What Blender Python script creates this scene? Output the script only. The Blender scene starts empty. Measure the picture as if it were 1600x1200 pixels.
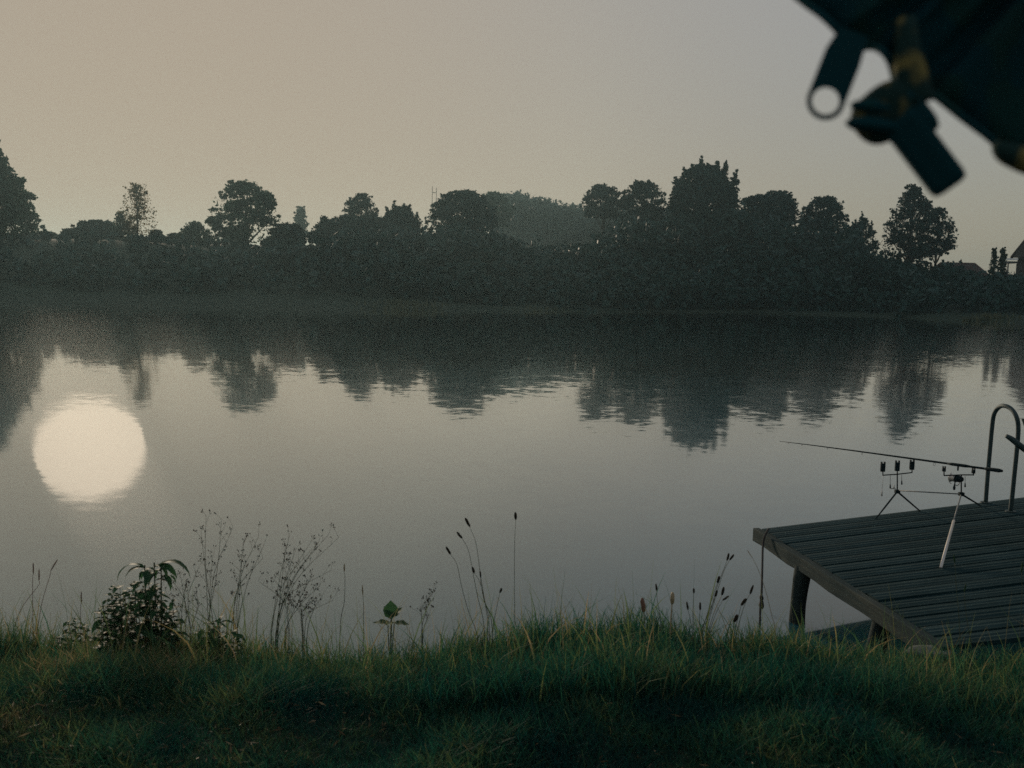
import bpy, bmesh, math, random
import numpy as np
from mathutils import Vector, Matrix, noise as mnoise

R = math.radians
rnd = random.Random(7)
rng = np.random.default_rng(11)
scene = bpy.context.scene
COL = scene.collection

# ------------------------------------------------------------------ camera
F = 1500.0                                    # focal length in pixels of the 1600 px wide photograph
CAMZ = 2.6
cam_data = bpy.data.cameras.new('camera')
cam = bpy.data.objects.new('camera', cam_data)
COL.objects.link(cam)
cam_data.sensor_width = 36.0
cam_data.lens = F / 1600 * 36
cam_data.clip_start = 0.02
cam_data.clip_end = 5000
CAMR = (Matrix.Rotation(R(90) - math.atan(155 / F), 4, 'X') @ Matrix.Rotation(R(1.2), 4, 'Z')).to_3x3()
cam.matrix_world = Matrix.Translation((0, 0, CAMZ)) @ CAMR.to_4x4()
cam_data.dof.use_dof = True
cam_data.dof.focus_distance = 13.0
cam_data.dof.aperture_fstop = 4.2
scene.camera = cam
C0 = Vector((0, 0, CAMZ))

def ray(px, py):
    return CAMR @ Vector(((px - 800) / F, -(py - 600) / F, -1.0))
def at(px, py, Y):                            # point seen at a pixel, Y metres ahead
    d = ray(px, py); return C0 + d * (Y / d.y)
def onz(px, py, z):                           # point seen at a pixel on the level z
    d = ray(px, py); return C0 + d * ((z - CAMZ) / d.z)

# ------------------------------------------------------------------ light
SUN = ray(128, 150).normalized()
elev = math.asin(SUN.z)
azim = math.atan2(SUN.x, SUN.y)
SKY_K, SKY_MAX, SKY_TINT = 0.25, 3.5, (1.07, .98, .895)
world = bpy.data.worlds.new('World'); scene.world = world; world.use_nodes = True
wt = world.node_tree; wt.nodes.clear()
sky = wt.nodes.new('ShaderNodeTexSky'); sky.sky_type = 'NISHITA'; sky.sun_disc = False
sky.sun_elevation = elev; sky.sun_rotation = azim
sky.altitude = 200; sky.air_density = 1.0; sky.dust_density = 3.5; sky.ozone_density = 2.0
# hazy morning air: the glow round the sun is soft-limited and the blue washed out
def wvm(op, a, b):
    v = wt.nodes.new('ShaderNodeVectorMath'); v.operation = op
    for i, q in enumerate((a, b)):
        if isinstance(q, tuple): v.inputs[i].default_value = q
        else: wt.links.new(q, v.inputs[i])
    return v.outputs[0]
hs = wt.nodes.new('ShaderNodeHueSaturation'); hs.inputs['Saturation'].default_value = 0.50
wt.links.new(sky.outputs[0], hs.inputs['Color'])
lum = wt.nodes.new('ShaderNodeRGBToBW'); wt.links.new(hs.outputs[0], lum.inputs[0])
ad = wt.nodes.new('ShaderNodeMath'); ad.operation = 'ADD'; ad.inputs[1].default_value = SKY_K; wt.links.new(lum.outputs[0], ad.inputs[0])
dv = wt.nodes.new('ShaderNodeMath'); dv.operation = 'DIVIDE'; dv.inputs[0].default_value = SKY_MAX; wt.links.new(ad.outputs[0], dv.inputs[1])
sc_ = wt.nodes.new('ShaderNodeVectorMath'); sc_.operation = 'SCALE'; wt.links.new(wvm('MULTIPLY', hs.outputs[0], SKY_TINT), sc_.inputs[0]); wt.links.new(dv.outputs[0], sc_.inputs['Scale'])
soft = sc_.outputs[0]
bg = wt.nodes.new('ShaderNodeBackground'); bg.inputs['Strength'].default_value = 0.1
wo = wt.nodes.new('ShaderNodeOutputWorld')
wt.links.new(soft, bg.inputs[0])
wt.links.new(bg.outputs[0], wo.inputs[0])
sun_d = bpy.data.lights.new('sun', 'SUN'); sun = bpy.data.objects.new('sun', sun_d); COL.objects.link(sun)
sun_d.energy = 3.0; sun_d.angle = R(5.6); sun_d.color = (1.0, 0.82, 0.62)
sun.rotation_mode = 'QUATERNION'; sun.rotation_quaternion = SUN.to_track_quat('Z', 'Y')
vs = scene.view_settings
vs.view_transform = 'Standard'; vs.look = 'None'; vs.gamma = 1; vs.use_curve_mapping = False
vs.exposure = 0.0
scene.cycles.max_bounces = 8
scene.cycles.use_denoising = False        # the photograph is grainy
scene.cycles.sample_clamp_direct = 0.46; scene.cycles.sample_clamp_indirect = 0.46   # highlight roll-off of the photograph
scene.cycles.volume_bounces = 1
scene.cycles.transparent_max_bounces = 8
HAZE_D, HAZE_G, HAZE_C = 0.0006, 0.86, (0.58, 0.84, 0.90)

# ------------------------------------------------------------------ materials
def nodes(m):
    m.use_nodes = True; nt = m.node_tree; nt.nodes.clear()
    out = nt.nodes.new('ShaderNodeOutputMaterial'); return nt, out
def mat_solid(name, c1, c2=None, scale=8, rough=0.8, bump=0.0, metal=0.0, stretch=(1, 1, 1), detail=5, bscale=None, lo=.35, hi=.65):
    m = bpy.data.materials.new(name); nt, out = nodes(m)
    b = nt.nodes.new('ShaderNodeBsdfPrincipled')
    b.inputs['Roughness'].default_value = rough; b.inputs['Metallic'].default_value = metal
    if rough > .75: b.inputs['Specular IOR Level'].default_value = .1
    tc = nt.nodes.new('ShaderNodeTexCoord'); mp = nt.nodes.new('ShaderNodeMapping')
    mp.inputs['Scale'].default_value = stretch
    nt.links.new(tc.outputs['Object'], mp.inputs[0])
    if c2:
        n = nt.nodes.new('ShaderNodeTexNoise'); n.inputs['Scale'].default_value = scale; n.inputs['Detail'].default_value = detail
        cr = nt.nodes.new('ShaderNodeValToRGB')
        cr.color_ramp.elements[0].color = (*c1, 1); cr.color_ramp.elements[1].color = (*c2, 1)
        cr.color_ramp.elements[0].position = lo; cr.color_ramp.elements[1].position = hi
        nt.links.new(mp.outputs[0], n.inputs[0]); nt.links.new(n.outputs[0], cr.inputs[0])
        nt.links.new(cr.outputs[0], b.inputs['Base Color'])
    else:
        b.inputs['Base Color'].default_value = (*c1, 1)
    if bump:
        n2 = nt.nodes.new('ShaderNodeTexNoise'); n2.inputs['Scale'].default_value = bscale or scale * 3; n2.inputs['Detail'].default_value = 6
        bp = nt.nodes.new('ShaderNodeBump'); bp.inputs['Strength'].default_value = bump; bp.inputs['Distance'].default_value = 0.01
        nt.links.new(mp.outputs[0], n2.inputs[0]); nt.links.new(n2.outputs[0], bp.inputs['Height']); nt.links.new(bp.outputs[0], b.inputs['Normal'])
    nt.links.new(b.outputs[0], out.inputs[0]); return m
def mat_leaf(name, stops, trans=0.4, scale=0.35, attr=False, rough=0.55):
    """leaf: diffuse + translucent, natural colour variation by noise or per-blade attribute"""
    m = bpy.data.materials.new(name); nt, out = nodes(m)
    cr = nt.nodes.new('ShaderNodeValToRGB')
    e = cr.color_ramp.elements
    e[0].position, e[0].color = stops[0][0], (*stops[0][1], 1)
    e[1].position, e[1].color = stops[-1][0], (*stops[-1][1], 1)
    for p, c in stops[1:-1]:
        k = e.new(p); k.color = (*c, 1)
    if attr:
        a = nt.nodes.new('ShaderNodeAttribute'); a.attribute_name = 'tone'; nt.links.new(a.outputs['Fac'], cr.inputs[0])
    else:
        tc = nt.nodes.new('ShaderNodeTexCoord'); n = nt.nodes.new('ShaderNodeTexNoise'); n.inputs['Scale'].default_value = scale; n.inputs['Detail'].default_value = 6
        nt.links.new(tc.outputs['Object'], n.inputs[0]); nt.links.new(n.outputs[0], cr.inputs[0])
    d = nt.nodes.new('ShaderNodeBsdfPrincipled'); d.inputs['Roughness'].default_value = rough
    d.inputs['Specular IOR Level'].default_value = 0.12
    t = nt.nodes.new('ShaderNodeBsdfTranslucent'); mx = nt.nodes.new('ShaderNodeMixShader'); mx.inputs[0].default_value = trans
    nt.links.new(cr.outputs[0], d.inputs['Base Color']); nt.links.new(cr.outputs[0], t.inputs[0])
    nt.links.new(d.outputs[0], mx.inputs[1]); nt.links.new(t.outputs[0], mx.inputs[2]); nt.links.new(mx.outputs[0], out.inputs[0])
    return m

M = {}
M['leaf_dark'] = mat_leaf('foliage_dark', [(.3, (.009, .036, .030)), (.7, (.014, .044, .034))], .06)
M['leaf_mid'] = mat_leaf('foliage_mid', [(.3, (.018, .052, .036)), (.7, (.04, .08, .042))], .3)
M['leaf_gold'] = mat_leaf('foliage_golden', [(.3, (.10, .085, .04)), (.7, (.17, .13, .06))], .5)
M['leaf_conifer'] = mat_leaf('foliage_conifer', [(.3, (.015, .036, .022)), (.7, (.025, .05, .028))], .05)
M['bark'] = mat_solid('bark', (.04, .035, .028), (.09, .08, .065), 3, .95, .5, stretch=(1, 1, .2))
M['grass'] = mat_leaf('grass_blades', [(0, (.003, .046, .042)), (.45, (.020, .092, .050)), (.72, (.12, .16, .055)), (.85, (.22, .18, .08)), (1, (.34, .26, .14))], .5, attr=True, rough=.65)
M['litter'] = mat_leaf('dry_litter', [(0, (.04, .035, .02)), (.5, (.11, .075, .035)), (1, (.30, .23, .13))], .15, attr=True)
M['herb'] = mat_leaf('herb_leaf', [(.3, (.018, .062, .026)), (.7, (.045, .10, .035))], .45, scale=14, rough=.6)
M['stem'] = mat_solid('green_stem', (.03, .05, .018), (.07, .075, .03), 30, .6)
M['seed'] = mat_solid('dark_seed_head', (.02, .018, .012), (.05, .04, .025), 300, .9, .8)
M['straw'] = mat_solid('straw', (.2, .15, .08), (.34, .26, .15), 60, .7)
M['redstem'] = mat_solid('reddish_stem', (.11, .05, .03), (.18, .09, .05), 40, .7)
M['soil'] = mat_solid('soil_and_turf', (.010, .030, .022), (.034, .042, .026), 5, .95, .8, bscale=30)

# ------------------------------------------------------------------ mesh helpers
def link(name, me, mat=None, parent=None):
    o = bpy.data.objects.new(name, me); COL.objects.link(o)
    if mat and me and not me.materials: me.materials.append(mat)
    if parent: o.parent = parent; o.matrix_parent_inverse = Matrix.Translation(-parent.location)
    return o
def tag(o, label=None, cat=None, group=None, kind=None):
    if label: o['label'] = label
    if cat: o['category'] = cat
    if group: o['group'] = group
    if kind: o['kind'] = kind
    return o
def thing(name, label, cat, loc=(0, 0, 0), group=None):
    o = bpy.data.objects.new(name, None); COL.objects.link(o); o.location = loc; o.empty_display_size = .1
    return tag(o, label, cat, group)
def quads(name, V, tone=None):
    """V: (n,4,3) array of quads -> mesh"""
    n = len(V); me = bpy.data.meshes.new(name)
    me.vertices.add(n * 4); me.vertices.foreach_set('co', np.ascontiguousarray(V, dtype=np.float32).ravel())
    me.loops.add(n * 4); me.loops.foreach_set('vertex_index', np.arange(n * 4, dtype=np.int32))
    me.polygons.add(n); me.polygons.foreach_set('loop_start', np.arange(0, n * 4, 4, dtype=np.int32))
    try: me.polygons.foreach_set('loop_total', np.full(n, 4, dtype=np.int32))
    except Exception: pass
    if tone is not None:
        a = me.attributes.new('tone', 'FLOAT', 'POINT'); a.data.foreach_set('value', np.repeat(tone, 4).astype(np.float32))
    me.update(calc_edges=True); return me
def bm_mesh(name, bm, smooth=False):
    me = bpy.data.meshes.new(name); bm.normal_update(); bm.to_mesh(me); bm.free()
    if smooth:
        for p in me.polygons: p.use_smooth = True
    return me
def tube(bm, pts, rad, seg=6, caps=True):
    """tapered tube through points; rad a number or list"""
    pts = [Vector(p) for p in pts]
    if not hasattr(rad, '__len__'): rad = [rad] * len(pts)
    rings = []; up = None
    for i, p in enumerate(pts):
        d = (pts[min(i + 1, len(pts) - 1)] - pts[max(i - 1, 0)]).normalized()
        if up is None:
            up = d.orthogonal().normalized()
        up = (up - d * up.dot(d))
        up = up.normalized() if up.length > 1e-6 else d.orthogonal().normalized()
        s = d.cross(up)
        rings.append([bm.verts.new(p + (up * math.cos(2 * math.pi * k / seg) + s * math.sin(2 * math.pi * k / seg)) * rad[i]) for k in range(seg)])
    for a, b in zip(rings, rings[1:]):
        for k in range(seg):
            bm.faces.new((a[k], a[(k + 1) % seg], b[(k + 1) % seg], b[k]))
    if caps:
        bm.faces.new(rings[0][::-1]); bm.faces.new(rings[-1])
def smooth_path(pts, n=4):
    """Catmull-Rom through points"""
    P = [Vector(p) for p in pts]; P = [P[0] * 2 - P[1]] + P + [P[-1] * 2 - P[-2]]
    out = []
    for i in range(1, len(P) - 2):
        for k in range(n):
            t = k / n
            out.append(.5 * ((2 * P[i]) + (P[i + 1] - P[i - 1]) * t + (2 * P[i - 1] - 5 * P[i] + 4 * P[i + 1] - P[i + 2]) * t * t + (3 * P[i] - P[i - 1] - 3 * P[i + 1] + P[i + 2]) * t ** 3))
    out.append(P[-2]); return out
def box(bm, c, half, rot=None, bevel=0.0):
    r = bmesh.ops.create_cube(bm, size=2)
    M4 = Matrix.Translation(c) @ (rot.to_4x4() if rot else Matrix.Identity(4)) @ Matrix.Diagonal((*half, 1))
    bmesh.ops.transform(bm, matrix=M4, verts=r['verts'])
    if bevel:
        es = set()
        for v in r['verts']: es.update(v.link_edges)
        bmesh.ops.bevel(bm, geom=list(es), offset=bevel, segments=2, affect='EDGES', profile=.6)
def frame(z, x=None):
    z = Vector(z).normalized(); x = Vector(x) if x else z.orthogonal(); x = (x - z * x.dot(z)).normalized()
    return Matrix((x, z.cross(x), z)).transposed()
def ss(a, b, x):
    t = min(1, max(0, (x - a) / (b - a))); return t * t * (3 - 2 * t)

# ------------------------------------------------------------------ terrain
def far_shore(x):
    px = 800 + x / 95 * F
    return 92 + 5 * math.sin(x * .045 + 1.0) + 3 * math.sin(x * .11) + (14 * ss(10, 30, x)) - 16 * ss(38, 50, x)
def far_height(x):
    return 7.2 - 4.2 * ss(-22, 25, x) - 1.0 * ss(40, 70, x)
def ground_z(x, y):
    if y < 40:
        e = 5.25 + .18 * math.sin(x * 1.1 + .5) + .1 * math.sin(x * 2.7)
        top = .68 - .16 * ss(4.0, e, y) + .03 * math.sin(x * 2.1 + y * 1.3) + .02 * math.sin(x * 5.3 - y * 3)
        top += .07 * ss(-1.2, -2.2, x) if False else 0
        return top * (1 - ss(e - .1, e + 1.0, y)) - .55 * ss(e - .1, e + 1.0, y)
    s = far_shore(x); k = (y - s)
    h = far_height(x)
    z = -.6 + (.9) * ss(-3, 3, k) + (h - .3) * ss(1, 42, k) + 1.6 * ss(50, 90, k) * (1 - ss(-10, 20, x))
    return z + .25 * math.sin(x * .2) * ss(5, 20, k)
def sheet(name, xs, ys, f, mat):
    verts = [(x, y, f(x, y)) for y in ys for x in xs]; nx = len(xs)
    faces = [(j * nx + i, j * nx + i + 1, (j + 1) * nx + i + 1, (j + 1) * nx + i) for j in range(len(ys) - 1) for i in range(nx - 1)]
    me = bpy.data.meshes.new(name); me.from_pydata(verts, [], faces); me.update()
    for p in me.polygons: p.use_smooth = True
    return link(name, me, mat)
def span(*seg):
    out = []
    for a, b, n in seg: out += list(np.linspace(a, b, n, endpoint=False))
    out.append(seg[-1][1]); return [float(v) for v in out]
land = sheet('ground', span((-850, -160, 12), (-160, -8, 60), (-8, 8, 80), (8, 160, 60), (160, 850, 12)),
             span((-60, 0, 6), (0, 8, 60), (8, 60, 8), (60, 200, 70), (200, 1100, 16)), ground_z, M['soil'])
tag(land, 'dark earthy ground rising from the lake on both banks', None, None, 'structure')

# ------------------------------------------------------------------ water
def water_material():
    m = bpy.data.materials.new('lake_water'); nt, out = nodes(m)
    N = nt.nodes.new; L = nt.links.new
    tc = N('ShaderNodeTexCoord')
    def noise(scale, stretch, det=3):
        mp = N('ShaderNodeMapping'); mp.inputs['Scale'].default_value = stretch; L(tc.outputs['Object'], mp.inputs[0])
        n = N('ShaderNodeTexNoise'); n.inputs['Scale'].default_value = scale; n.inputs['Detail'].default_value = det
        L(mp.outputs[0], n.inputs[0]); return n
    def vm(op, a, b):
        v = N('ShaderNodeVectorMath'); v.operation = op
        for i, q in enumerate((a, b)):
            if isinstance(q, tuple): v.inputs[i].default_value = q
            elif q is not None: L(q, v.inputs[i])
        return v.outputs[0]
    n1 = noise(4.5, (.8, 1.0, 1)); n2 = noise(.9, (.5, 1.2, 1)); n3 = noise(.16, (.5, 1.0, 1))
    a = vm('MULTIPLY', vm('SUBTRACT', n1.outputs['Color'], (.5, .5, .5)), (.010, .020, 0))
    b = vm('MULTIPLY', vm('SUBTRACT', n2.outputs['Color'], (.5, .5, .5)), (.005, .010, 0))
    c = vm('MULTIPLY', vm('SUBTRACT', n3.outputs['Color'], (.5, .5, .5)), (.001, .003, 0))
    # wind-ruffled patches: a streaky mask over the far left part of the lake
    mk = noise(.035, (.35, 1.0, 1), 4)
    ramp = N('ShaderNodeMapRange'); ramp.inputs[1].default_value = .42; ramp.inputs[2].default_value = .62; ramp.inputs[3].default_value = .35; ramp.inputs[4].default_value = 2.2
    L(mk.outputs[0], ramp.inputs[0])
    sepx = N('ShaderNodeSeparateXYZ'); L(tc.outputs['Object'], sepx.inputs[0])
    far = N('ShaderNodeMapRange'); far.inputs[1].default_value = 50; far.inputs[2].default_value = 78; far.inputs[3].default_value = 0; far.inputs[4].default_value = 1; L(sepx.outputs['Y'], far.inputs[0])
    lef = N('ShaderNodeMapRange'); lef.inputs[1].default_value = 14; lef.inputs[2].default_value = -22; lef.inputs[3].default_value = 0.05; lef.inputs[4].default_value = 1; L(sepx.outputs['X'], lef.inputs[0])
    ml = N('ShaderNodeMath'); ml.operation = 'MULTIPLY'; L(far.outputs[0], ml.inputs[0]); L(lef.outputs[0], ml.inputs[1])
    ruf = N('ShaderNodeMath'); ruf.operation = 'MULTIPLY_ADD'; L(ml.outputs[0], ruf.inputs[0]); ruf.inputs[1].default_value = .7; L(ramp.outputs[0], ruf.inputs[2])
    s1 = N('ShaderNodeVectorMath'); s1.operation = 'SCALE'; L(vm('ADD', a, b), s1.inputs[0]); L(ruf.outputs[0], s1.inputs['Scale'])
    near = N('ShaderNodeMapRange'); near.inputs[1].default_value = 12; near.inputs[2].default_value = 34; near.inputs[3].default_value = 1.5; near.inputs[4].default_value = 1; L(sepx.outputs['Y'], near.inputs[0])
    s2 = N('ShaderNodeVectorMath'); s2.operation = 'SCALE'; L(s1.outputs[0], s2.inputs[0]); L(near.outputs[0], s2.inputs['Scale']); s1 = s2
    nrm = vm('NORMALIZE', vm('ADD', vm('ADD', s1.outputs[0], c), (0, 0, 1)), None)
    deep = N('ShaderNodeBsdfDiffuse'); deep.inputs[0].default_value = (.014, .075, .095, 1)
    # mirror water plus two shares of wind-roughened facets (fine random slopes) that soften and spread reflections
    wn = N('ShaderNodeTexWhiteNoise'); wn.noise_dimensions = '3D'; wsc = N('ShaderNodeVectorMath'); wsc.operation = 'SCALE'; wsc.inputs['Scale'].default_value = 917.0
    L(tc.outputs['Object'], wsc.inputs[0]); L(wsc.outputs[0], wn.inputs['Vector'])
    wn2 = N('ShaderNodeTexWhiteNoise'); wn2.noise_dimensions = '3D'; L(vm('ADD', wsc.outputs[0], (31.7, 11.3, 5.1)), wn2.inputs['Vector'])
    jit = vm('SUBTRACT', vm('ADD', wn.outputs['Color'], wn2.outputs['Color']), (1, 1, 1))
    def facet(sx, sy):
        g = N('ShaderNodeBsdfGlossy'); g.inputs['Roughness'].default_value = 0.0; g.inputs['Color'].default_value = (1, .985, .965, 1)
        L(vm('NORMALIZE', vm('ADD', nrm, vm('MULTIPLY', jit, (sx, sy, 0))), None) if sx else nrm, g.inputs['Normal']); return g
    def mixs(f, a_, b_):
        m_ = N('ShaderNodeMixShader'); m_.inputs[0].default_value = f; L(a_.outputs[0], m_.inputs[1]); L(b_.outputs[0], m_.inputs[2]); return m_
    mg = mixs(.05, mixs(.22, facet(.012, .002), facet(.15, .012)), facet(.34, .04))
    fr = N('ShaderNodeFresnel'); fr.inputs['IOR'].default_value = 1.34; L(nrm, fr.inputs['Normal'])
    fm = N('ShaderNodeMath'); fm.operation = 'MULTIPLY'; fm.use_clamp = True; fm.inputs[1].default_value = 1.66; L(fr.outputs[0], fm.inputs[0])
    mx = N('ShaderNodeMixShader'); L(fm.outputs[0], mx.inputs[0]); L(deep.outputs[0], mx.inputs[1]); L(mg.outputs[0], mx.inputs[2])
    L(mx.outputs[0], out.inputs[0]); return m
me = bpy.data.meshes.new('water'); me.from_pydata([(-300, 5.3, 0), (300, 5.3, 0), (300, 125, 0), (-300, 125, 0)], [], [(0, 1, 2, 3)])
tag(link('water', me, water_material()), 'calm lake reflecting trees and pale sky', None, None, 'structure')

# ------------------------------------------------------------------ trees
def rand_dirs(n):
    v = rng.normal(size=(n, 3)); return v / np.linalg.norm(v, axis=1)[:, None]
def leaf_quads(cent, size, flat=0.0):
    n = len(cent); u = rand_dirs(n); w = rand_dirs(n)
    if flat: w = w * (1 - flat) + np.array([0, 0, 1]) * flat
    v = np.cross(u, w); v /= np.linalg.norm(v, axis=1)[:, None] + 1e-9
    s = size * (.6 + .8 * rng.random(n))[:, None]
    u = u * s; v = v * s * .62
    return np.stack([cent - u, cent - v * .9, cent + u, cent + v], axis=1)
def clump_points(centres, radii, per, squash=.75):
    out = []
    for c, r in zip(centres, radii):
        k = max(4, int(per * r * r)); p = rand_dirs(k) * (np.minimum(np.abs(rng.normal(size=k)) * .52 + .08, 1.15))[:, None] * r
        p[:, 2] *= squash; out.append(np.asarray(c) + p)
    return np.concatenate(out)
PROF = {   # crown half width as a share of its maximum, by height share (0 bottom .. 1 top)
    'round': [(0, .55), (.15, .85), (.4, 1), (.65, .93), (.85, .62), (1, .12)],
    'oak':   [(0, .62), (.15, .95), (.35, 1), (.55, .95), (.75, .84), (.9, .62), (1, .3)],
    'spire': [(0, .9), (.2, 1), (.45, .85), (.7, .6), (.88, .35), (1, .04)],
    'column': [(0, .7), (.3, 1), (.6, .95), (.85, .6), (1, .08)],
    'birch': [(0, .6), (.2, .95), (.4, 1), (.6, .8), (.8, .5), (1, .06)],
    'bush':  [(0, 1), (.3, 1), (.6, .85), (.85, .5), (1, .1)],
}
def prof(kind, t):
    P = PROF[kind]
    for (a, x), (b, y) in zip(P, P[1:]):
        if t <= b: return x + (y - x) * (t - a) / (b - a)
    return P[-1][1]
def tree(name, label, cat, px, top, half_px, D, kind='round', mat='leaf_dark', base_px=None, leaf=.34, dens=1.0, clump=.22, lobes=None, group=None, gap=0.0, bx=None, trunk_r=None, flat=0.0, fill=.22):
    """px/top: pixel of crown top, half_px: crown half width, base_px: pixel row where the crown starts"""
    tp = at(px, top, D); X, Y = tp.x, D
    gz = ground_z(X, Y); H = tp.z - gz
    hw = half_px / F * D
    cb = (at(px, base_px, D).z - gz) if base_px else H * .12
    cb = max(cb, .2); ch = H - cb
    root = thing(name, label, cat, (X, Y, gz - .2), group)
    cs, rs = [], []
    nclump = int(64 * (1 if kind != 'column' else .7) * (.22 / clump) ** 1.2)
    for i in range(nclump):
        t = (i + rnd.random()) / nclump; w = prof(kind, t) * hw
        r = max(.35, clump * hw * (.62 + .7 * rnd.random()))
        if kind == 'column': r = hw * .45
        rr = max(0, w - r * .75) * math.sqrt(rnd.random() * .85 + .15)
        if gap and rnd.random() < gap: continue
        a = rnd.random() * 2 * math.pi
        cs.append((math.cos(a) * rr, math.sin(a) * rr, cb + t * (ch - r * .5))); rs.append(r)
    big = list(zip(cs, rs)); cs, rs = [], []
    for (c, r) in big[::2]:
        cs.append(c); rs.append(r * 1.0)
        for q in range(5):
            a = rnd.random() * 6.28; e_ = rnd.uniform(-.35, 1.1); o_ = Vector((math.cos(a) * math.cos(e_), math.sin(a) * math.cos(e_), math.sin(e_))) * r * rnd.uniform(.8, 1.5)
            cs.append((c[0] + o_.x, c[1] + o_.y, min(c[2] + o_.z, H - r * .3))); rs.append(r * rnd.uniform(.24, .52))
    if lobes:                                 # upright secondary leaders with feathery tips
        for lx, lt in lobes:
            q = at(lx, lt, D) - Vector((X, Y, gz))
            for k in range(14):
                r = hw * (.045 + .016 * k); cs.append((q.x * (1 - .012 * k) + rnd.uniform(-.4, .4) * r, rnd.uniform(-.12, .12) * hw, q.z - r * .6 - k * hw * .06)); rs.append(r)
    leaf *= .8; per = 125 * dens / (leaf / .34) ** 1.4
    P = clump_points(cs, rs, per, .62)
    nf = int(len(P) * fill); tt = rng.random(nf); ww = np.array([prof(kind, float(t)) for t in tt]) * hw * np.sqrt(rng.random(nf)) * .97; aa = rng.random(nf) * 2 * np.pi
    P = np.concatenate([P, np.stack([np.cos(aa) * ww, np.sin(aa) * ww, cb + tt * (ch - .4)], 1)])
    P[:, 2] = np.maximum(P[:, 2], .3)
    Q = leaf_quads(P, leaf, flat)
    Q[:, :, 2] += .2
    o = link('crown', quads('crown', Q), M[mat]); o.parent = root
    bm = bmesh.new(); tr = trunk_r or max(.12, H * .016)
    top_h = cb + ch * (.93 if kind in ('column', 'birch', 'spire') else .7)
    lean = rnd.uniform(-.03, .03) * H
    def tp_(z): return Vector((lean * math.sin(z / H * 2.5) * .5, 0, z))
    tube(bm, [tp_(0), tp_(top_h * .3), tp_(top_h * .6), tp_(top_h)], [tr * 1.25, tr, tr * .7, tr * .18], 7)
    lim = sorted(range(len(cs)), key=lambda i: -rs[i] - (cs[i][0] ** 2 + cs[i][1] ** 2) * .01)[:16]
    for i in lim:
        c = Vector(cs[i]); z0 = max(cb * .8, min(top_h * .85, c.z - (abs(c.x) + abs(c.y)) * .9 - .5)); p0 = tp_(z0)
        mid = p0.lerp(c, .5) + Vector((0, 0, .06 * H * rnd.uniform(-.3, 1)))
        tube(bm, [p0, mid, c + Vector((0, 0, .2))], [tr * .45, tr * .28, tr * .08], 5, False)
    t_ = link('trunk', bm_mesh('trunk', bm, True), M['bark']); t_.parent = root
    return root

T = tree
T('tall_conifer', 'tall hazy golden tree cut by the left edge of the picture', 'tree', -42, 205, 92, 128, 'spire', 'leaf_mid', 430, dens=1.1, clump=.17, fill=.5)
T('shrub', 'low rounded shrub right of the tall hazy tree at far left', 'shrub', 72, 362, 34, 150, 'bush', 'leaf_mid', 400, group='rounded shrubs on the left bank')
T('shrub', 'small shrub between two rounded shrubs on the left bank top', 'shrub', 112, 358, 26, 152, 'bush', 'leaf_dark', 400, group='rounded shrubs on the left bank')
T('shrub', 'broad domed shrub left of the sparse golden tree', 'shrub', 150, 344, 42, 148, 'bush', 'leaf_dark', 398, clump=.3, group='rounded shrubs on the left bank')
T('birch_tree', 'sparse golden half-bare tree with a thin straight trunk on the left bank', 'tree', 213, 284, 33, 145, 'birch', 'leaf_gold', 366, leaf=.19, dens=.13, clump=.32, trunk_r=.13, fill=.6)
T('sapling', 'small thin leafy sapling touching the sparse golden tree on its left', 'tree', 189, 330, 18, 146, 'birch', 'leaf_mid', 374, leaf=.2, dens=.55, clump=.3)
T('lollipop_tree', 'tiny round-headed tree alone on the skyline right of the golden tree', 'tree', 244, 359, 12, 150, 'round', 'leaf_dark', 374, leaf=.25, dens=1.4, clump=.4)
T('hedge', 'low trimmed hedge between the tiny round tree and the broad oak', 'hedge', 280, 365, 26, 150, 'bush', 'leaf_dark', 392, clump=.3)
T('scraggly_shrub', 'scraggly see-through shrub at the left foot of the broad oak', 'shrub', 305, 346, 30, 147, 'birch', 'leaf_mid', 380, leaf=.22, dens=.45, clump=.25)
T('oak_tree', 'broad gappy oak standing clear on the left skyline', 'tree', 383, 283, 57, 145, 'oak', 'leaf_mid', 380, leaf=.3, dens=.85, clump=.19, trunk_r=.4, fill=.06)
T('shrub', 'dark shrub directly right of the broad oak', 'shrub', 448, 349, 32, 147, 'round', 'leaf_dark', 400, clump=.28)
T('poplar_tree', 'distant pale column-shaped poplar right of the broad oak', 'tree', 470, 322, 11, 260, 'column', 'leaf_mid', 372, leaf=.4, dens=1.0)
T('leaning_tree', 'low spreading tree whose dome overhangs the gap by the pale poplar', 'tree', 560, 338, 78, 143, 'oak', 'leaf_dark', 400, clump=.2, dens=1.3)
T('round_tree', 'small round-topped tree poking above the low spreading tree', 'tree', 564, 302, 28, 152, 'round', 'leaf_dark', 352, leaf=.28, dens=1.0)
T('spiky_tree', 'group-topped tree with several feathery spires left of the great round tree', 'tree', 628, 322, 36, 148, 'round', 'leaf_dark', 380, clump=.2, lobes=[(604, 322), (616, 314), (632, 318), (641, 320), (652, 332)])
T('great_round_tree', 'great dense round tree in the middle of the far bank', 'tree', 722, 296, 62, 140, 'oak', 'leaf_dark', 400, clump=.18, dens=1.4)
T('round_tree', 'paler round tree just behind the right shoulder of the great round tree', 'tree', 770, 300, 34, 205, 'round', 'leaf_mid', 350, dens=1.2)
T('gappy_tree', 'open-crowned tree where the far woods meet the taller trees', 'tree', 942, 288, 36, 150, 'oak', 'leaf_dark', 340, leaf=.28, dens=.75, clump=.2, gap=.1)
T('bushy_tree', 'bushy tree left of the tallest spiky tree', 'tree', 1008, 281, 42, 148, 'oak', 'leaf_dark', 360, leaf=.3, dens=1.0, clump=.19)
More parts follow.
